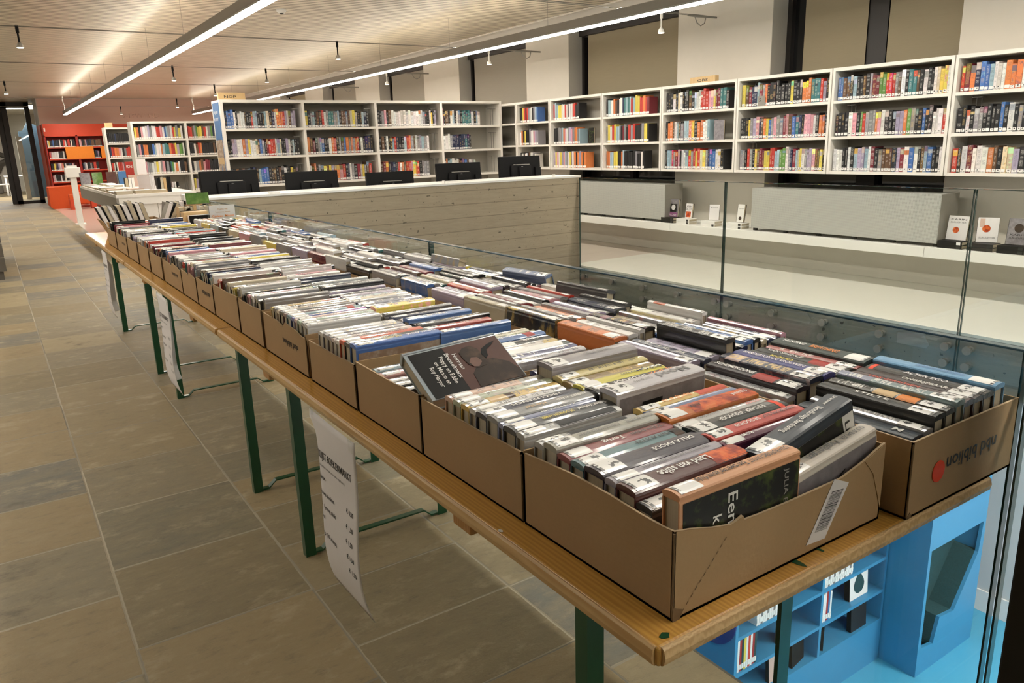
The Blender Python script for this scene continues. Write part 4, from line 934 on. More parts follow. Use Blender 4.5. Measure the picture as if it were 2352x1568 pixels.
for i, (a, b) in enumerate(LB):
    h = .128 if i == 0 else random.uniform(.108, .122); w = XL1 - XL0; l = b - a
    lt = [(0, h), (l * .2, h), (l * .35, h - .003), (l * .6, h - .002), (l, h - .001)]
    if i in (4, 8, 9): lt = [(0, h - .012), (l * .12, h - .01), (l * .2, h - .003), (l * .45, h + .004), (l * .5, h - .012), (l * .62, h - .004), (l, h)]
    fr = None
    if i == 0:
        h = .126; fr = [(0, .125), (.03, .119), (.07, .108), (.105, .101), (.12, .1045), (.128, .106), (.13, .100), (.16, .0985), (.22, .0975), (.29, .0985), (.345, .099), (.40, .111), (.43, .121), (.453, .127)]
        lt = [(0, .125), (.02, .1235), (.06, .124), (.12, .128), (.2, .129), (.26, .1255), (.323, .121)]
    bb = card_box(XL0, XL1, a, b, h, '%s cardboard book tray in the left row of boxes' % ordbox[i], 'left row of book boxes', fr, lt, 'left' if i in (4, 7, 9, 13) else None)
    if i == 0:
        bl = MB().prism([(.268, .016), (.312, .013), (.362, .088), (.325, .104)], -.0010, -.0004, 'y').obj('barcode_label', 'paper', bb)
        T0 = Vector((.291, 0, .016)); dv = (Vector((.343, 0, .096)) - T0)
        mb = MB(); rr = random.Random(4); s = .17; n_ = Vector((.040, 0, -.004)) * .5
        while s < .86:
            tk = rr.choice((.005, .008, .014)); a_ = T0 + dv * s; c_ = T0 + dv * (s + tk); k_ = n_ * .72; e_ = Vector((-.002, -.0016, .001)); y_ = Vector((0, -.0014, 0))
            mb.quad(a_ - k_ + y_, a_ + k_ + y_, c_ + k_ + y_, c_ - k_ + y_, 0, None); s += tk + rr.choice((.006, .010, .016))
        mb.obj('barcode', ['ink'], bl)
        pf = MB()
        for k in range(11):
            p = Vector((.095 - k * .0075, -.0006, .088 - k * .0075)); pf.quad(p, p + Vector((.0012, 0, -.0012)), p + Vector((-.0028, 0, -.0052)), p + Vector((-.004, 0, -.004)), 0, None)
        pf.obj('perforation', ['card_dark' if True else 'ink'], bb)
        MB().prism([(.40, .111), (.452, .1265), (.452, .02), (.44, .05), (.425, .085)], -.0012, -.0003, 'y').obj('folded_flap', 'card', bb)
        MB().prism([(.0, .02), (.018, .012), (.012, 0), (0, .0)], -.0013, -.0004, 'y').obj('corner_gap', 'card_dark', bb)
        MB().prism([(.10, .099), (.128, .107), (.131, .1005)], .0036, .0046, 'y').obj('torn_ply', 'card_edge', bb)
XR0, XR1 = 1.104, 1.444
for i, (a, b) in enumerate(RB):
    bb = card_box(XR0, XR1, a, b, .129 if i == 0 else random.uniform(.112, .124), '%s cardboard book box in the right row by the glass' % ordbox[i], 'right row of book boxes', None, None, 'front' if i == 0 else None)
    if i == 0:
        MB().disc((.083, -.001, .060), .0185, 'y', 28, .0008).obj('round_sticker', 'orangedot', bb)
        MB().prism([(.0, .002), (.016, .0), (.010, .010)], -.0008, -.0002, 'y').obj('corner_gap', 'card_dark', bb)

# ------------------------------------------------------------------ books in the boxes
COLW = 'K' * 30 + 'W' * 19 + 'G' * 16 + 'N' * 7 + 'B' * 5 + 'R' * 6 + 'Y' * 4 + 'T' * 4 + 'M' * 4 + 'V' * 7 + 'C' * 6 + 'P' * 3 + 'L' * 4 + 'S' * 4 + 'O' * 3
def title(o, L, t, items):
    for s, u0, u1, hf, m in items:
        h = t * hf; text('title_lettering', s, h, m, o, (u1 * L, h * .36, .0009), (-1, 0, 0), (0, -1, 0), (u1 - u0) * L)
far_sale = []
def put_book(L, t, d, col, label, group, loc, rot, quant=True, lab=True, far=False, plain_=False):
    if far:
        k, ms = book_meshes(L, t, d); far_sale.append((ms, loc, rot, col)); return None
    return sale_book(L, t, d, col, label, group, loc, rot, lab, quant, plain_)
def random_column(x, y0, y1, ztop, dirx, box, half, group, far, seed, lean0=None, axis='x'):
    rnd = random.Random(seed); p = 0.006; n = 0; length = (y1 - y0); lean = rnd.uniform(-3.5, 5) if lean0 is None else lean0
    while True:
        t = rnd.choice((.018, .021, .024, .027, .030, .033, .036, .039)); 
        if p + t > length - .006: break
        n += 1; L = rnd.choice((.192, .204, .204, .216)); d = rnd.choice((.128, .136, .136, .144)) + (.016 if axis == 'y' else 0)
        c = rnd.choice(COLW); f = rnd.uniform(.8, 1.2); col = tuple(min(1, v * f) for v in PAL[c][1]) + (1,)
        zt = ZT + .0045 + d + rnd.uniform(0, .003) + (rnd.uniform(.008, .018) if rnd.random() < .05 else 0)
        a = R(lean + rnd.uniform(-1.2, 1.2)); p += t / 2 + abs(math.sin(a)) * .002
        if axis == 'x':
            loc = (x + rnd.uniform(0, .010), y0 + p, zt); rot = (a, 0, R(rnd.uniform(-.8, .8)))
            lb = '%s book, %s from front, %s column of %s left-row box' % (PAL[c][0], ORD[n], half, box)
        else:
            loc = (x + p, y0, zt); loc = (y0 + p, x + rnd.uniform(0, .010), zt); rot = (a, 0, R(90 + rnd.uniform(-.8, .8)))
            lb = '%s book, %s from the left, %s half of %s right-row box' % (PAL[c][0], ORD[n], half, box)
        put_book(L, t, d, col, lb, group, loc, rot, True, rnd.random() < .93, far)
        p += t / 2 + rnd.uniform(.0006, .003)
def spec_column(x, y0, spec, half, box, group, axis='x', lean=0, gap=.0012, z0=0):
    p = y0; n = 0
    for sp in spec:
        t = sp['t']; n += 1; L = sp.get('L', .21); d = sp.get('d', .138)
        if 'gap' in sp: p += sp['gap']
        zt = sp.get('z', ZT + .0045 + d + z0); p += t / 2
        a = R(sp.get('lean', lean)); rise = R(sp.get('rise', 0)); x_ = sp.get('x', x)
        nm = sp.get('name')
        if axis == 'x': loc = (x_, sp.get('y', p), zt); rot = (a, -rise, R(sp.get('rz', 0))); lb = nm or '%s book, %s from front, %s column of %s left-row box' % (sp['n'], ORD[n], half, box)
        else: loc = (p, x_, zt); rot = (a, -rise, R(90 + sp.get('rz', 0))); lb = nm or '%s book, %s from the left, %s half of %s right-row box' % (sp['n'], ORD[n], half, box)
        o = put_book(L, t, d, (*sp['c'], 1), lb, group, loc, rot, False, sp.get('lab', True), False, 2 if sp.get('mt') else bool(sp.get('tt')))
        title(o, L, t, sp.get('tt', ()))
        if 'band' in sp:
            for u0, u1, m in sp['band']:
                b_ = min(.004, t * .2); mb = MB(); h = t / 2; K = 6; o_ = 0; pts = []
                for i in range(K + 1):
                    y = -h * .97 + 2 * h * .97 * i / K; q = math.sqrt(max(0, 1 - (y / h) ** 2)); pts.append((y, -.0002 - b_ + b_ * q + .0003))
                mb.v += [(u0 * L, a_, b2) for a_, b2 in pts] + [(u1 * L, a_, b2) for a_, b2 in pts]
                for i in range(K): mb.face((i, K + 1 + i, K + 2 + i, i + 1), 0)
                mb.obj('spine_print', m, o)
        if 'front' in sp: sp['front'](o, L, t, d)
        p += t / 2 + gap
    return p
def cover_panel(o, L, t, d, m, x0=.006, x1=None, z0=None, z1=-.014, dy=.0004, nm='cover_print'):
    x1 = x1 or L - .002; z0 = z0 if z0 is not None else -d + .001
    return MB().quad((x0, -t / 2 - dy, z0), (x1, -t / 2 - dy, z0), (x1, -t / 2 - dy, z1), (x0, -t / 2 - dy, z1)).obj(nm, m, o)
def cover_text(o, t, s, x, z, h, m, w=None): text('title_lettering', s, h, m, o, (x, -t / 2 - .0012, z), (0, 0, -1), (1, 0, 0), w)
GL = 'books for sale in the left row of boxes'; GR = 'books for sale in the right row of boxes'
def f_orange(o, L, t, d):
    cover_panel(o, L, t, d, 'art_forest'); cover_text(o, t, 'Een', .088, -.021, .026, 'textwhite', .046); cover_text(o, t, 'k', .060, -.046, .024, 'textwhite')
    cover_text(o, t, 'JULIA BURGERS', L - .034, -.020, .013, 'lampgrey', .11)
def f_vogel(o, L, t, d): cover_panel(o, L, t, d, 'art_grey'); cover_text(o, t, 'Vogel', .105, -.035, .024, 'ink', .05)
def f_nood(o, L, t, d): cover_panel(o, L, t, d, 'white', z1=-.02); cover_panel(o, L, t, d, 'art_forest', x1=L - .03, z1=-.02, dy=.0007); cover_text(o, t, 'Liz', L - .025, -.03, .016, 'ink', .03)
def f_fire(o, L, t, d): cover_panel(o, L, t, d, 'art_fire')
def f_mood(o, L, t, d): cover_panel(o, L, t, d, 'art_grey'); cover_panel(o, L, t, d, 'black', x0=.06, x1=.11, z1=-.03, dy=.0008)
def f_blue(o, L, t, d): cover_panel(o, L, t, d, 'poster', z1=-.02)
LX = .636; RX = .850
# front left box
spec_column(LX, .603, [
    dict(t=.030, n='orange', mt=1, name='orange spined book with dark forest cover, frontmost in the front left box', c=(.70, .33, .17), L=.236, d=.15, z=.938, x=.638, y=.617, lean=-1, front=f_orange, tt=[('Een zwerver komt thuis', .20, .60, .62, 'ink'), ('JULIA BURGERS-DROST', .62, .97, .46, 'frame')]),
    dict(t=.030, n='black and white', c=(.05, .05, .05), L=.20, z=.902, gap=.012, band=[(.02, .5, 'textwhite')]),
    dict(t=.038, n='dark red', name='dark red book with white script title behind the orange book', c=(.10, .018, .02), L=.225, z=.915, tt=[('Land van stilte', .28, .72, .62, 'textwhite')], band=[(.70, .995, 'art_fire')]),
    dict(t=.023, n='pale lilac', c=(.40, .36, .42), L=.215, tt=[('BELOFTE VAN DE VERLEDEN', .28, .9, .4, 'greyink')]),
    dict(t=.043, n='grey purple', c=(.055, .045, .065), L=.225, z=.917, tt=[('DELLA AMODE', .5, .88, .32, 'textwhite')]),
    dict(t=.030, n='teal', c=(.12, .24, .25), L=.21, tt=[('LYNN AUSTIN', .55, .92, .42, 'ink')], band=[(.9, .995, 'art_fur')]),
    dict(t=.031, n='rose red', c=(.25, .045, .09), L=.215, tt=[('CECELIA AHERN', .62, .95, .42, 'frame'), ('Terug', .36, .56, .5, 'textwhite')]),
    dict(t=.033, n='light grey', name='light grey spined book with navy case in the front left box', c=(.33, .35, .34), L=.225, z=.921, tt=[('TOEN DE WERELD BREEKT', .24, .62, .36, 'greyink'), ('JOHN BOYNE', .68, .94, .36, 'greyink')]),
    dict(t=.024, n='silver and black', c=(.3, .3, .3), L=.2, band=[(.3, .9, 'ink')])], 'left', 'front', GL, lean=2)
spec_column(RX, .606, [
    dict(t=.031, n='cream', mt=1, name='cream spined book with grey winter cover, rising at the front right corner', c=(.66, .60, .54), L=.205, d=.14, x=.868, y=.624, z=.893, rise=8, lean=-2, front=f_vogel, tt=[('Vogeljongen', .30, .66, .62, 'greyink'), ('GUUS BAUER', .68, .95, .42, 'greyink')]),
    dict(t=.046, n='black', mt=1, name='thick black book with white title tilted up out of the front left box', c=(.018, .018, .02), L=.205, d=.14, x=.858, y=.668, z=.915, rise=13, lean=-4, front=f_nood, tt=[('Noodlottige Berekening', .33, .78, .36, 'textwhite'), ('Liz Brouwer', .82, .97, .22, 'textwhite')]),
    dict(t=.022, n='maroon', c=(.13, .02, .045), L=.21, gap=.026, tt=[('ROMY', .2, .35, .5, 'textwhite')]),
    dict(t=.029, n='bright red', mt=1, name='bright red book lying between black and maroon in front left box', c=(.62, .07, .045), L=.222, d=.142, tt=[('DE DOCHTER', .28, .55, .42, 'textwhite'), ('LINDA BRUINS SLOT', .58, .96, .4, 'frame')]),
    dict(t=.037, n='black', name='black book with white capitals and small red mark in front left box', c=(.016, .017, .016), L=.222, d=.142, tt=[('ESTHER VERHOEF', .30, .80, .42, 'textwhite')], band=[(.9, .95, 'orangedot')]),
    dict(t=.024, n='white', c=(.62, .61, .60), L=.215, tt=[('Op de tweede foto', .25, .62, .36, 'greyink'), ('ESTHER', .78, .96, .4, 'red')]),
    dict(t=.040, n='fire orange', name='book with fire orange photographic spine in the front left box', c=(.55, .08, .025), L=.22, d=.146, front=f_fire, band=[(.28, .995, 'art_fire')], tt=[('ALEX', .3, .42, .3, 'ink'), ('SUZANNE', .78, .95, .3, 'textwhite')]),
    dict(t=.022, n='blue lilac', c=(.22, .27, .46), L=.215, d=.142, tt=[('Gebroken vleugels', .35, .68, .5, 'posterblue')]),
    dict(t=.022, n='yellow and red', c=(.72, .56, .16), L=.215, d=.142, tt=[('Eerlijke lie', .28, .60, .72, 'orange')], band=[(.66, .995, 'red')])], 'right', 'front', GL, lean=2)
# second left box
spec_column(LX, .932, [
    dict(t=.024, n='white and black', c=(.45, .45, .44), L=.205, band=[(.35, .95, 'ink')]),
    dict(t=.036, n='black', c=(.018, .018, .018), L=.215, tt=[('DE DONKERE KAMER', .3, .62, .36, 'yellow'), ('Esther Verhoef', .66, .95, .36, 'textwhite')]),
    dict(t=.015, n='lilac', c=(.28, .29, .45), L=.2, tt=[('ZOMERLIEF', .4, .8, .5, 'textwhite')]),
    dict(t=.034, n='grey', c=(.27, .27, .27), L=.22, z=.918, tt=[('Herstel', .32, .52, .45, 'block'), ('ROBERT WALD', .62, .92, .34, 'textwhite')]),
    dict(t=.034, n='navy', c=(.02, .022, .05), L=.215, tt=[('NICCI FRENCH', .3, .8, .36, 'textwhite')]),
    dict(t=.022, n='off white', c=(.58, .57, .55), L=.2), dict(t=.028, n='yellow and brown', c=(.55, .36, .06), L=.205, band=[(.24, .42, 'block'), (.42, .5, 'art_fur')]),
    dict(t=.028, n='grey green', c=(.36, .40, .28), L=.21), dict(t=.028, n='pale orange', c=(.58, .36, .26), L=.21)], 'left', 'second', GL, lean=2)
spec_column(RX, .955, [
    dict(t=.048, n='white', name='thick white book with handwritten title raised in the second left box', c=(.56, .54, .57), L=.222, d=.148, z=.934, rise=1, front=f_mood, tt=[('Mood', .55, .90, .6, 'greyink'), ('Cato de Wal', .28, .48, .26, 'greyink')]),
    dict(t=.041, n='black', name='black book with orange and white capitals beside the thick white one', c=(.02, .02, .018), L=.225, d=.146, tt=[('WILDSPOOR', .24, .62, .55, 'textwhite'), ('C.J. BOX', .64, .97, .55, 'orange')], band=[]),
    dict(t=.034, n='yellow', name='bright yellow book with black capitals in the second left box', c=(.72, .60, .06), L=.215, d=.144, tt=[('Marian', .5, .75, .34, 'ink'), ('BERG', .76, .98, .6, 'ink')]),
    dict(t=.030, n='blue red and yellow', c=(.35, .25, .12), L=.215, d=.142), dict(t=.030, n='yellow', c=(.60, .50, .20), L=.225, d=.146), dict(t=.052, n='grey lilac', name='very thick pale grey book standing highest in the second left box', c=(.36, .33, .35), L=.225, d=.152, z=.940, tt=[('JULIAN BOND', .45, .75, .32, 'greyink')], front=f_blue),
    dict(t=.024, n='navy', c=(.03, .03, .14), L=.21)], 'right', 'second', GL, lean=2)
# the tilted book with the shaggy portrait
def f_brus(o, L, t, d):
    cover_panel(o, L, t, d, 'print_black', x0=.008); cover_panel(o, L, t, d, 'art_brown', x0=.085, dy=.0007)
    y = -t / 2 - .001
    def blob(pts, m, dy): MB().prism([(a * L, -b * d) for a, b in pts], y - dy - .0004, y - dy, 'y').obj('portrait_print', m, o)
    blob([(.50, .99), (.52, .72), (.60, .60), (.66, .50), (.80, .52), (.93, .66), (.98, .84), (.99, .99)], 'art_fur', 0)
    blob([(.52, .40), (.52, .28), (.58, .20), (.67, .19), (.72, .28), (.74, .46), (.70, .62), (.60, .64), (.54, .54)], 'art_fur', .0004)
    blob([(.555, .50), (.60, .42), (.66, .44), (.68, .54), (.62, .62), (.57, .6)], 'skin_print', .0006)
    blob([(.74, .50), (.72, .40), (.76, .30), (.84, .24), (.94, .20), (.88, .27), (.80, .34), (.775, .46)], 'black', .0008)
    for i, s in enumerate(('Herman', 'Brusselmans', 'Poppy en Eddie', 'en Manon en', 'Roy Harper')):
        cover_text(o, t, s, (.445 - .072 * i) * L, -(.26, .22, .26, .34, .42)[i] * d, .0135, 'textwhite', (.048, .074, .080, .066, .058)[i])
BR = put_book(.215, .030, .145, (.33, .45, .50, 1), 'pale blue edged book with shaggy portrait cover leaning in third left box', GL, (.63, 1.363, .948), (R(-62), R(-2.8), R(-1.4)), False, False, False, True)
f_brus(BR, .215, .030, .145)
spec_column(LX + .006, 1.395, [dict(t=.024, n='black and red', c=(.03, .02, .02), z=.868, d=.09, L=.2), dict(t=.028, n='black', c=(.02, .02, .02), z=.872, d=.094, L=.2), dict(t=.026, n='dark', c=(.05, .045, .05), z=.872, d=.094, L=.2), dict(t=.028, n='pink', c=(.60, .32, .30), z=.880, d=.10, L=.2), dict(t=.026, n='pale blue', c=(.32, .44, .50), z=.884, d=.104, L=.2)], 'left', 'third', GL, lean=3, gap=.004)
spec_column(RX - .004, 1.285, [
    dict(t=.028, n='white', c=(.5, .49, .5), L=.205), dict(t=.030, n='navy and white', c=(.03, .03, .14), L=.205), dict(t=.036, n='dark green', c=(.02, .035, .03), L=.21, band=[(.1, .9, 'textwhite')]),
    dict(t=.026, n='white and orange', c=(.6, .55, .5), L=.2), dict(t=.036, n='black', c=(.016, .016, .016), L=.205, tt=[('VUUR', .62, .9, .6, 'textwhite')], band=[(.2, .5, 'textwhite')]),
    dict(t=.034, n='blue', name='blue book with white script title and small face in third left box', c=(.08, .17, .42), L=.212, d=.142, tt=[('Vurige obsessie', .25, .70, .6, 'textwhite')], band=[(.74, .86, 'darkred')]),
    dict(t=.022, n='olive green', c=(.30, .33, .14), L=.21), dict(t=.03, n='cream', c=(.55, .5, .36), L=.205)], 'right', 'third', GL, lean=2)
spec_column(LX - .002, 1.604, [
    dict(t=.036, n='blue', name='blue book with yellow capitals at the front of the fourth left box', c=(.055, .16, .47), L=.222, d=.146, z=.925, front=f_blue, tt=[('PARADIJSVOGEL', .24, .56, .52, 'yellow'), ('THREES ANNA', .62, .97, .46, 'textwhite')]),
    dict(t=.034, n='black', name='black book with pale green case behind the blue one, fourth left box', c=(.03, .032, .028), L=.215, d=.144, tt=[('BRITT-MARIE WAS HIER', .24, .60, .42, 'textwhite')], band=[(.66, .98, 'art_forest')]),
    dict(t=.030, n='red', name='bright red book with black capitals in the fourth left box', c=(.64, .09, .05), L=.212, d=.144, tt=[('IN HET LICHT', .42, .82, .5, 'ink')]),
    dict(t=.026, n='white', c=(.6, .59, .58), L=.21, tt=[('DAN BROWN', .3, .6, .4, 'greyink')]), dict(t=.024, n='pale pink', c=(.58, .48, .45), L=.21), dict(t=.027, n='lilac grey', c=(.3, .27, .3), L=.205), dict(t=.030, n='grey and navy', c=(.2, .2, .24), L=.21), dict(t=.033, n='white', c=(.58, .57, .58), L=.205)], 'left', 'fourth', GL, lean=3)
random_column(RX - .004, 1.595, 1.90, 0, 1, 'fourth', 'right', GL, False, 41)
spec_column(LX - .002, 1.93, [
    dict(t=.022, n='white', c=(.6, .6, .6)), dict(t=.027, n='grey', c=(.3, .3, .32)), dict(t=.033, n='pale green', c=(.33, .44, .36), L=.215), dict(t=.024, n='pink', c=(.58, .42, .42)),
    dict(t=.027, n='blue', c=(.07, .12, .38), L=.215), dict(t=.036, n='teal blue', name='teal blue book with white script title in the fifth left box', c=(.08, .20, .26), L=.215, tt=[('Zoete bruiloft', .42, .72, .55, 'textwhite')], band=[(.8, .9, 'darkred')]), dict(t=.03, n='maroon', c=(.12, .05, .06)), dict(t=.033, n='black', c=(.02, .02, .02), L=.21, tt=[('LUCINDA RILEY', .45, .8, .4, 'textwhite')]),
    dict(t=.024, n='cream', c=(.6, .52, .4)), dict(t=.03, n='black', c=(.02, .02, .02)), dict(t=.024, n='yellow', c=(.6, .45, .15))], 'left', 'fifth', GL, lean=3)
random_column(RX - .004, 1.92, 2.30, 0, 1, 'fifth', 'right', GL, False, 52)
for i in range(5, 15):
    a, b = LB[i]; far = i >= 7
    for half, x, sd in (('left', LX - .004, 60 + i), ('right', RX - .004, 90 + i)): random_column(x, a, b, 0, 1, ordbox[i], half, GL, far, sd)
# right row
spec_column(.575, 1.110, [
    dict(t=.034, n='black', name='low black book at the left front of the front right box', c=(.02, .02, .022), L=.205, d=.125, tt=[('M', .12, .2, .6, 'textwhite')], lab=False), dict(t=.026, n='silver grey', c=(.24, .24, .25), L=.205, d=.13),
    dict(t=.032, n='black', c=(.02, .02, .02), L=.212, d=.15, tt=[('STILTE', .4, .7, .4, 'textwhite')]), dict(t=.030, n='black and orange', c=(.03, .025, .02), L=.212, d=.152, band=[(.22, .42, 'orange'), (.42, .6, 'block')]),
    dict(t=.026, n='grey teal', c=(.20, .28, .29), L=.215, d=.162), dict(t=.030, n='dark red and black', c=(.05, .02, .02), L=.21, d=.156, tt=[('TESS GERRITSEN', .4, .85, .4, 'red')]), dict(t=.030, n='black', c=(.02, .02, .02), L=.214, d=.156, tt=[('ONGRIJPBAAR', .24, .62, .5, 'textwhite')]),
    dict(t=.036, n='black', name='black brown book with thin pale capitals in the front right box', c=(.03, .024, .02), L=.216, d=.156, tt=[('ALTER EGO', .32, .68, .46, 'paper')], band=[(.93, .97, 'orangedot')]),
    dict(t=.032, n='blue', name='sky blue book with cream case at the glass side of the front right box', c=(.10, .32, .58), L=.222, d=.166, tt=[('DE ENIGE VERRASSING', .26, .66, .5, 'posterblue')])], 'near', 'front', GR, axis='y', lean=-2) if False else None
def spec_right(xs, y, half, box, spec, lean=-2): return spec_column(y, xs, spec, half, box, GR, axis='y', lean=lean)
spec_right(1.112, .574, 'near', 'front', [
    dict(t=.034, n='black', name='low black book at the left front of the front right box', c=(.02, .02, .022), L=.205, d=.128, tt=[('M', .12, .2, .6, 'textwhite')], lab=False), dict(t=.026, n='silver grey', c=(.24, .24, .25), L=.205, d=.132),
    dict(t=.032, n='black', c=(.02, .02, .02), L=.212, d=.150, tt=[('STILTE', .4, .7, .4, 'textwhite')]), dict(t=.030, n='black and orange', c=(.03, .025, .02), L=.212, d=.152, band=[(.24, .40, 'orange'), (.42, .6, 'block')]),
    dict(t=.026, n='grey teal', c=(.20, .28, .29), L=.215, d=.160), dict(t=.030, n='dark red and black', c=(.05, .02, .02), L=.21, d=.154, tt=[('TESS GERRITSEN', .4, .85, .4, 'red')]), dict(t=.030, n='black', c=(.02, .02, .02), L=.214, d=.154, tt=[('ONGRIJPBAAR', .24, .62, .5, 'textwhite')]),
    dict(t=.036, n='black', name='black brown book with thin pale capitals in the front right box', c=(.03, .024, .02), L=.216, d=.154, tt=[('ALTER EGO', .32, .68, .46, 'paper')], band=[(.93, .97, 'orangedot')]),
    dict(t=.034, n='blue', name='sky blue book with cream case at the glass side of the front right box', c=(.10, .32, .58), L=.222, d=.162, tt=[('DE ENIGE VERRASSING', .26, .66, .5, 'posterblue')])])
spec_right(1.112, .800, 'far', 'front', [
    dict(t=.024, n='silver', c=(.3, .3, .31), L=.2, d=.134), dict(t=.036, n='black and dark red', c=(.03, .02, .025), L=.212, d=.146, tt=[('SCHEMERZONE', .5, .95, .5, 'textwhite')], band=[(.25, .48, 'darkred')]),
    dict(t=.040, n='navy', c=(.03, .035, .06), L=.212, d=.156), dict(t=.036, n='blue', name='blue book with pale capitals in the far half of front right box', c=(.03, .07, .22), L=.214, d=.156, tt=[('HARDERSON DE VROUWEN', .25, .92, .46, 'paper')]), dict(t=.030, n='black and green', c=(.03, .03, .025), L=.21, d=.15, tt=[('KOUD', .5, .75, .5, 'yellow')]),
    dict(t=.032, n='black and white', c=(.03, .03, .03), L=.21, d=.15, tt=[('VAN SILENCE', .5, .9, .5, 'textwhite')], band=[(.2, .4, 'darkred')]), dict(t=.024, n='red and white', c=(.35, .08, .07), L=.21, d=.15), dict(t=.046, n='black', mt=1, name='thick black book with orange capitals, far half of front right box', c=(.018, .018, .018), L=.216, d=.158, tt=[('BREATHING', .32, .62, .5, 'orange'), ('HUNTING', .68, .92, .4, 'textwhite')])])
for i in range(1, 11):
    a, b = RB[i]; far = i >= 5
    for half, y, sd in (('near', a + .008, 200 + i), ('far', a + .232, 300 + i)): random_column(y, XR0 + .004, XR1 - .004, 0, 1, ordbox[i], half, GR, far, sd, None, 'y')
for nm, x, y, z, rz, lean, col, lb in (('n', 1.13, 1.93, .955, 96, -14, (.12, .16, .28), 'blue grey book standing tilted at the second far right box by glass'), ('n', 1.40, 1.60, .955, 93, 12, (.05, .045, .05), 'dark book leaning out of the third right box beside the glass'), ('n', 1.40, 2.42, .955, 90, 16, (.3, .3, .31), 'silver book leaning on the glass at the fifth right box')):
    put_book(.21, .034, .15, (*col, 1), lb, GR, (x if x > 1.3 else 1.425, y, z), (R(lean), 0, R(rz)))
def flush_sale():
    v, f, mi = [], [], []; mats = []; idx = {}
    for ms, loc, rot, col in far_sale:
        key = tuple(round(min(1, c) ** .5 * 7) for c in col[:3])
        if key not in idx: idx[key] = len(mats) + 2; mats.append(plain('far_sale_book_cover', col[:3], .25, coat=.6, bump=.3, scale=60))
        T = Matrix.Translation(loc) @ Euler(rot).to_matrix().to_4x4()
        for src, m in zip(ms, (idx[key], 0, 1)):
            o = len(v); v += [tuple(T @ q.co) for q in src.vertices]
            for p in src.polygons: f.append([o + i for i in p.vertices]); mi.append(m)
    me = bpy.data.meshes.new('sale_books'); me.from_pydata(v, [], f)
    for m in ['pages', 'white']: me.materials.append(M[m])
    for m in mats: me.materials.append(m)
    me.polygons.foreach_set('material_index', mi); me.update()
    tag(link('sale_books', me), 'mass of small spine-up books in the farther boxes of both rows', 'books', kind='stuff')
flush_sale()

# far end of the last table: flared box with standing books, flat books, card stand
fx = thing('open_box', 'open flared cardboard box holding books with page edges up at the far table end', 'box', (.70, 6.28, ZT))
MB().prism([(0, 0), (.004, 0), (-.062, .135), (-.066, .135)], 0, .34, 'y').obj('side_flap', 'card', fx)
MB().prism([(0, 0), (.34, 0), (.34, .12), (.10, .115), (-.04, .125)], 0, .004, 'y').obj('front_wall', 'card', fx); bx('base', (0, .34, .004, .34, 0, .004), 'card', fx); bx('back_wall', (0, .34, .336, .34, .004, .12), 'card', fx); bx('side_wall', (.336, .34, .004, .336, .004, .12), 'card', fx)
for i in range(10):
    x = .715 + i * .038 + (.02 if i > 7 else 0); lean = (-20, -18, -22, -16, -15, -14, -12, -14, 24, 28)[i]
    o = bx('book', (-.014, .014, 0, .15, 0, .235 + (.02 if i == 5 else 0)), ('paper', 'pages')[i % 2] if True else 'paper', None, .002, (x + (.075 if lean > 0 else 0) * 0, 6.40, ZT + .005), (0, R(lean), 0))
    tag(o, 'book standing page edges up in the flared box, %s from the left' % ORD[i + 1], 'book', 'books in the flared box')
    for s in (-.0155, .0145): bx('cover', (s - .001, s + .001, 0, .15, 0, .24 + (.02 if i == 5 else 0)), ('black', 'greyink', 'shelf_back')[i % 3], o)
for i in range(6):
    o = bx('book', (-.017, .017, 0, .14, 0, .225), 'paper' if i % 2 else 'pages', None, .002, (1.095 + i * .046, 6.52, ZT), (0, R((10, 6, 2, 0, 1, -1, 3)[i]), 0)); tag(o, 'grey spined book standing behind the flat pile, %s from the left' % ORD[i + 1], 'book', 'standing books right of the flared box')
    for s in (-.0185, .0175): bx('cover', (s - .001, s + .001, 0, .14, 0, .23), ('lampgrey', 'black', 'shelf_back')[i % 3], o)
for i in range(7):
    o = bx('book', (-.016, .016, 0, .11, 0, .2), 'pages', None, .002, (1.165 + i * .036, 6.20, ZT), (0, R((0, 3, -2, -18, 2, 0, 8)[i]), 0)); tag(o, 'cream paperback standing page edges up behind the black titled book, %s from the left' % ORD[i + 1], 'book', 'cream paperbacks at the table end')
    for s in (-.0175, .0165): bx('cover', (s - .001, s + .001, 0, .11, 0, .204), ('block', 'white', 'frame')[i % 3], o)
for i, (x, y, z, rx, m, lb) in enumerate(((.90, 6.02, ZT, 0, 'pages', 'thick tan book lying flat at the end of the left row'), (.88, 6.00, ZT + .052, 6, 'white', 'pale book with teal picture lying on the thick tan book'))):
    o = thing('book', lb, 'book', (x, y, z), (0, R(-rx), R(-6)))
    bx('page_block', (.002, .208, .003, .137, .003, .047), 'pages', o); bx('cover', (0, .21, 0, .14, .047, .050), m, o); bx('cover', (0, .21, 0, .14, 0, .003), m, o)
    if i: bx('cover_print', (.14, .19, .03, .12, .0502, .0506), 'posterblue', o); bx('spine', (0, .21, -.002, .0, 0, .05), 'white', o); bx('spine_print', (.01, .05, -.0026, -.002, .005, .04), 'teal', o)
o = thing('book', 'black book with white capitals on its cover standing before the cream paperbacks', 'book', (1.17, 5.98, ZT))
bx('cover', (0, .165, 0, .004, .0, .15), 'black', o); bx('page_block', (.002, .163, .004, .05, 0, .146), 'paper', o); bx('cover', (0, .165, .05, .054, 0, .15), 'white', o)
text('title_lettering', 'MARY', .032, 'greyink', o, (.02, -.0008, .10), (1, 0, 0), (0, 0, 1), .10)
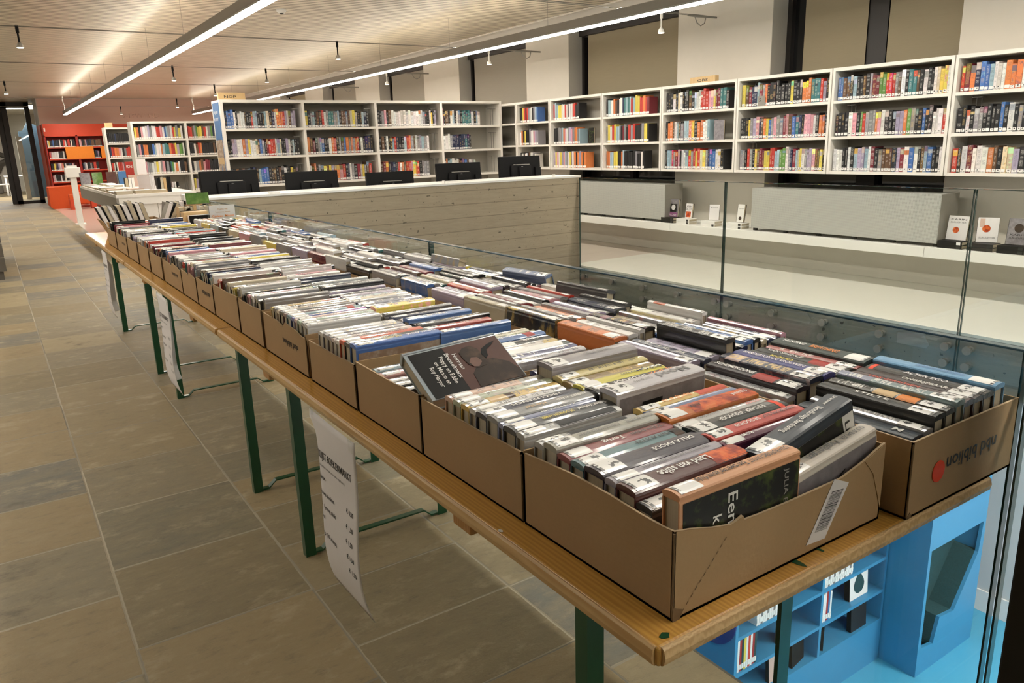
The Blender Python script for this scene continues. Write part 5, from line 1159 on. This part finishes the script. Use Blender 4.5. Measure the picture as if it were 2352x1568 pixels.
o = bx('book', (1.15, 1.32, 6.05, 6.17, ZT, ZT + .172), 'block'); tag(o, 'book standing with tan page edge behind the black titled book', 'book'); bx('cover', (1.15, 1.32, 6.17, 6.174, ZT, ZT + .176), 'black', o)
cs = thing('card_stand', 'clear acrylic stand with cream lettered card in front of the glass end', 'card stand', (1.225, 5.62, ZT))
bx('acrylic_sheet', (0, .20, -.002, .0, 0, .25), 'glass_clear', cs); bx('acrylic_sheet', (0, .20, .03, .032, 0, .26), 'glass_clear', cs); bx('card', (.012, .185, .004, .007, .02, .235), 'paper', cs); bx('foot', (0, .2, -.03, .06, 0, .004), 'glass_clear', cs)
for s, z, h, w in (('Thema van', .205, .012, .07), ("'t nieuwe leven", .185, .012, .10), ('Cadeau- Mooie', .155, .022, .15), ('Lezen', .125, .02, .075)): text('lettering', s, h, 'orange' if h > .015 else 'batten', cs, (.0985, -.0035, z), (1, 0, 0), (0, 0, 1), w, True)
o = bx('cardboard_box', (1.255, 1.375, 6.46, 6.555, ZT, ZT + .203), 'card', None, .002); tag(o, 'small closed cardboard box under the green picture book', 'box')
bx('tape', (1.305, 1.325, 6.4592, 6.46, ZT, ZT + .2), 'block', o)
gb = thing('book', 'green picture book leaning open at the parapet corner', 'book', (1.262, 6.48, ZT + .205), (R(-12), 0, R(-6)))
bx('cover', (0, .17, 0, .004, 0, .085), 'moss', gb); bx('page_block', (.0, .17, .004, .02, 0, .083), 'paper', gb)
for i in range(3):
    o = bx('book', (1.265 + i * .035, 1.29 + i * .035, 6.56, 6.68, ZT, ZT + .275 - .008 * i), 'white' if i != 1 else 'lampgrey'); tag(o, 'pale book standing beside the green picture book, %s from left' % ORD[i + 1], 'book', 'pale books at the parapet corner')

# ------------------------------------------------------------------ price lists taped to the table edge
def price_list(y0, lab, wd=.292, curl=.26):
    o = thing('price_list', lab, 'paper', (.556, y0, ZT - .012), group='paper price lists hanging from the table edge'); hh = .43
    def S(u, v):
        x = -.006 - .012 * math.sin(v * 2.2); y = -u * wd; z = -v * hh
        if u < curl: k = (curl - u) / curl; x += .055 * k ** 2 * min(1, max(0, (v - .06) / .2)); y = -u * wd - .010 * k * k * (1 + v)
        if v > .78: k = (v - .78) / .22; x += .012 * k * k; z += .004 * k * k; y -= .012 * u * k * k
        x -= .0035 * math.sin(v * 9 + u * 2) * (.3 + u * .5)
        return Vector((x, y, z))
    mb = MB(); nu, nv = 16, 24
    for j in range(nv + 1):
        for i in range(nu + 1): mb.v.append(tuple(S(i / nu, j / nv)))
    for j in range(nv):
        for i in range(nu): a = j * (nu + 1) + i; mb.face((a, a + 1, a + nu + 2, a + nu + 1))
    sh = mb.obj('sheet', ['paper'], o, smooth=True)
    m_ = sh.modifiers.new('thickness', 'SOLIDIFY'); m_.thickness = .0006; m_.offset = 1
    for s, u, v, h, w, mt in (('PRIJSLIJST BOEKENMARKT', .12, .235, .026, .225, 'ink'), ('(alle boeken worden niet meer uitgeleend)', .22, .285, .009, .155, 'greyink'), ('boeken', .15, .36, .015, .055, 'ink'), ('nieuwe boeken', .18, .455, .015, .095, 'ink'),
                              ('10+ / young adult', .17, .535, .015, .105, 'ink'), ('dvd', .18, .60, .015, .03, 'ink'), ('strip (10 stuks)', .18, .70, .015, .1, 'ink'),
                              ('\u20ac 0,50', .76, .43, .016, .040, 'ink'), ('\u20ac 1,50', .75, .52, .016, .040, 'ink'), ('\u20ac 1,50', .74, .605, .016, .040, 'ink'), ('\u20ac 1,50', .745, .69, .016, .042, 'ink'), ('\u20ac 1,50', .76, .77, .016, .044, 'ink')):
        me = text_mesh(s, mt, 'lettering'); W = max(q.co.x for q in me.vertices)
        for q in me.vertices:
            uu = u + q.co.x / W * w / wd; vv = v - q.co.y * h / hh; p = S(uu, vv); q.co = p + Vector((-.0012, 0, 0))
        link('lettering', me, o)
    for u in (.04, .88): 
        p = S(u, .0); MB().box(p.x - .0016, p.x - .0008, p.y - .022, p.y, -.028, .004).obj('tape', 'glass_clear', o)
    return o
price_list(1.730, 'white price list sheet hanging from the front table edge'); price_list(3.765, 'white price list sheet hanging from the middle table edge'); price_list(5.79, 'white price list sheet hanging from the farthest table edge')

# ------------------------------------------------------------------ lower floor seen through the glass
bc = thing('bookcase', 'blue bookcase with front-facing picture books on the floor below', 'bookcase', (3.95, 3.145, ZL)); W = 1.96
for x in (0, 1.03, W - .03): bx('side_panel' if x != 1.03 else 'divider', (x, x + .03, 0, .55, 0, 1.75), 'blue', bc)
bx('back_panel', (.03, W - .03, .52, .55, 0, 1.75), 'blue', bc); bx('top_board', (0, W, 0, .55, 1.75, 1.79), 'blue', bc)
for k, (a, b) in enumerate(((.03, 1.03), (1.06, W - .03))):
    for z in (.42, .715, 1.03, 1.36): bx('shelf', (a, b, 0, .52, z - .03, z), 'blue', bc)
    bx('plinth', (a, b, .0, .02, 0, .39), 'blue', bc)
dc = MB().disc((3.945, 3.40, -2.05), .26, 'x', 40, .012).obj('wall_disc', 'bluedeep'); tag(dc, 'deep blue round disc on the side of the blue bookcase', 'disc')
def low_row(x, z, n, cols, w, h, nm):
    for i in range(n):
        c = cols[i % len(cols)]
        o = bx('book', (x + i * (w + .002), x + i * (w + .002) + w, 3.16, 3.42, z, z + h * random.uniform(.93, 1.05)), c); tag(o, 'thin picture book, %s from the left in the row on %s' % (ORD[i + 1], nm), 'book', 'picture books in the blue bookcase')
        bx('spine_label', (x + i * (w + .002) + .001, x + i * (w + .002) + w - .001, 3.157, 3.16, z + .02, z + .06), 'textwhite', o)
low_row(4.0, ZL + .715, 9, ('white', 'darkred', 'teal', 'yellow', 'paper', 'red'), .022, .30, 'the left middle blue shelf'); low_row(5.03, ZL + .715, 5, ('white', 'paper', 'darkred', 'posterblue'), .022, .27, 'the right middle blue shelf')
low_row(5.03, ZL + 1.03, 16, ('white', 'paper', 'greyink'), .022, .2, 'the top right blue shelf'); low_row(4.2, ZL + 1.03, 12, ('white', 'paper', 'greyink'), .022, .2, 'the top left blue shelf')
stand_book('book', (5.60, 3.22, ZL + .715), 0, 0.26, .28, .05, 'white', 'white book with dark drop picture on the blue shelf', R(-4))
_p = [o for o in bpy.data.objects if o.get('label') == 'white book with dark drop picture on the blue shelf'][0]
MB().prism([(.075 * math.sin(q * .5236), .115 - .075 * math.cos(q * .5236)) for q in range(-4, 5)] + [(0, .255)], -.0275, -.0262, 'y').obj('cover_drop', 'teal', _p)
stand_book('book', (5.60, 3.19, ZL + .42), 0, .22, .24, .04, 'frame', 'dark book standing on the lower right blue shelf', R(-4)); stand_book('book', (5.13, 3.22, ZL + .42), R(40), .12, .25, .03, 'moss', 'narrow book at the left of the lower right blue shelf')
stand_book('book', (4.58, 3.24, ZL + .715), R(30), .14, .27, .03, 'art_forest', 'dark green book leaning on the left middle blue shelf'); stand_book('book', (4.52, 3.19, ZL + .42), 0, .21, .26, .03, 'pink', 'pink picture book on the lower left blue shelf', R(-4)); stand_book('book', (4.80, 3.21, ZL + .42), R(10), .2, .25, .03, 'black', 'black picture book right of the pink one, blue bookcase', R(-4))
bk = thing('reading_nook', 'blue box seat with dark carpet lined chair-shaped opening', 'seat', (5.925, 2.815, ZL))
W = .945; Z = 1.72
outer = [(0, 0), (W, 0), (W, Z), (0, Z)]
hole = [(.04, 1.20), (.905, 1.20), (.875, .905), (.55, .44), (.31, .47), (.245, .235), (.045, .27)]
# front frame in pieces round the opening
fr = MB()
fr.prism([(0, 0), (W, 0), (.245, .235), (.045, .27)], 0, .03, 'y'); fr.prism([(0, 0), (.045, .27), (.04, 1.20), (0, 1.20)], 0, .03, 'y')
fr.prism([(0, 1.20), (W, 1.20), (W, Z), (0, Z)], 0, .03, 'y'); fr.prism([(W, 0), (W, 1.20), (.905, 1.20), (.875, .905)], 0, .03, 'y'); fr.prism([(W, 0), (.875, .905), (.55, .44)], 0, .03, 'y'); fr.prism([(W, 0), (.55, .44), (.31, .47), (.245, .235)], 0, .03, 'y')
fr.obj('front_panel', 'blue', bk)
for x in (0, W - .03): bx('side_panel', (x, x + .03, .03, .80, 0, Z), 'blue', bk)
bx('top_panel', (.03, W - .03, .03, .80, Z - .03, Z), 'blue', bk); bx('back_panel', (.03, W - .03, .77, .80, 0, Z - .03), 'blue', bk)
MB().prism([(.03, .2), (.25, .2), (.31, .46), (.56, .43), (.915, .93), (.62, 1.33), (.03, 1.2)], .22, .30, 'y').obj('carpet_back', 'teal', bk)
MB().prism([(.24, .20), (.245, .235), (.31, .47), (.55, .44), (.875, .905), (.915, .905), (.56, .40), (.32, .44), (.26, .20)], .03, .74, 'y').obj('carpet_seat', 'teal', bk)
lw = thing('added_lamp', 'unseen lamp added in the void to light the blue area below', 'lamp', (3.2, -1.2, -.45))  # hangs free in the void out of view, added to light the lower floor
bx('housing', (-1.2, 1.2, -.12, .12, .02, .06), 'lampgrey', lw); bx('diffuser', (-1.19, 1.19, -.11, .11, .0, .018), 'led_low', lw)
lw2 = thing('added_lamp', 'second unseen lamp added under the gallery floor to light the blue area', 'lamp', (6.4, .6, -.47))  # also added out of view, for the lower floor's light
bx('housing', (-.12, .12, -1.2, 1.2, .02, .06), 'lampgrey', lw2); bx('diffuser', (-.11, .11, -1.19, 1.19, .0, .018), 'led_low', lw2)

# ------------------------------------------------------------------ camera, world, colour management
yaw, pitch, roll = .585122609, .253232357, -.0306220193
cy, sy = math.cos(yaw), math.sin(yaw)
fwd = Vector((sy * math.cos(pitch), cy * math.cos(pitch), -math.sin(pitch))); right = Vector((cy, -sy, 0)); up = right.cross(fwd)
r2 = right * math.cos(roll) + up * math.sin(roll); u2 = -right * math.sin(roll) + up * math.cos(roll)
cam = bpy.data.cameras.new('camera'); co = bpy.data.objects.new('camera', cam); COL.objects.link(co)
mt = Matrix((r2, u2, -fwd)).transposed().to_4x4(); mt.translation = Vector((0, 0, H)); co.matrix_world = mt
cam.sensor_fit = 'HORIZONTAL'; cam.sensor_width = 36; cam.lens = 1750.869 / 2352 * 36; cam.clip_start = .05; cam.clip_end = 200
SC.camera = co
w = bpy.data.worlds.new('night'); SC.world = w; w.use_nodes = True
w.node_tree.nodes['Background'].inputs[0].default_value = (.9, .95, 1, 1); w.node_tree.nodes['Background'].inputs[1].default_value = .02
SC.view_settings.view_transform = 'Standard'; SC.view_settings.look = 'None'; SC.view_settings.gamma = 1; SC.view_settings.use_curve_mapping = False
SC.view_settings.exposure = 1.45
SC.cycles.max_bounces = 10; SC.cycles.transparent_max_bounces = 24
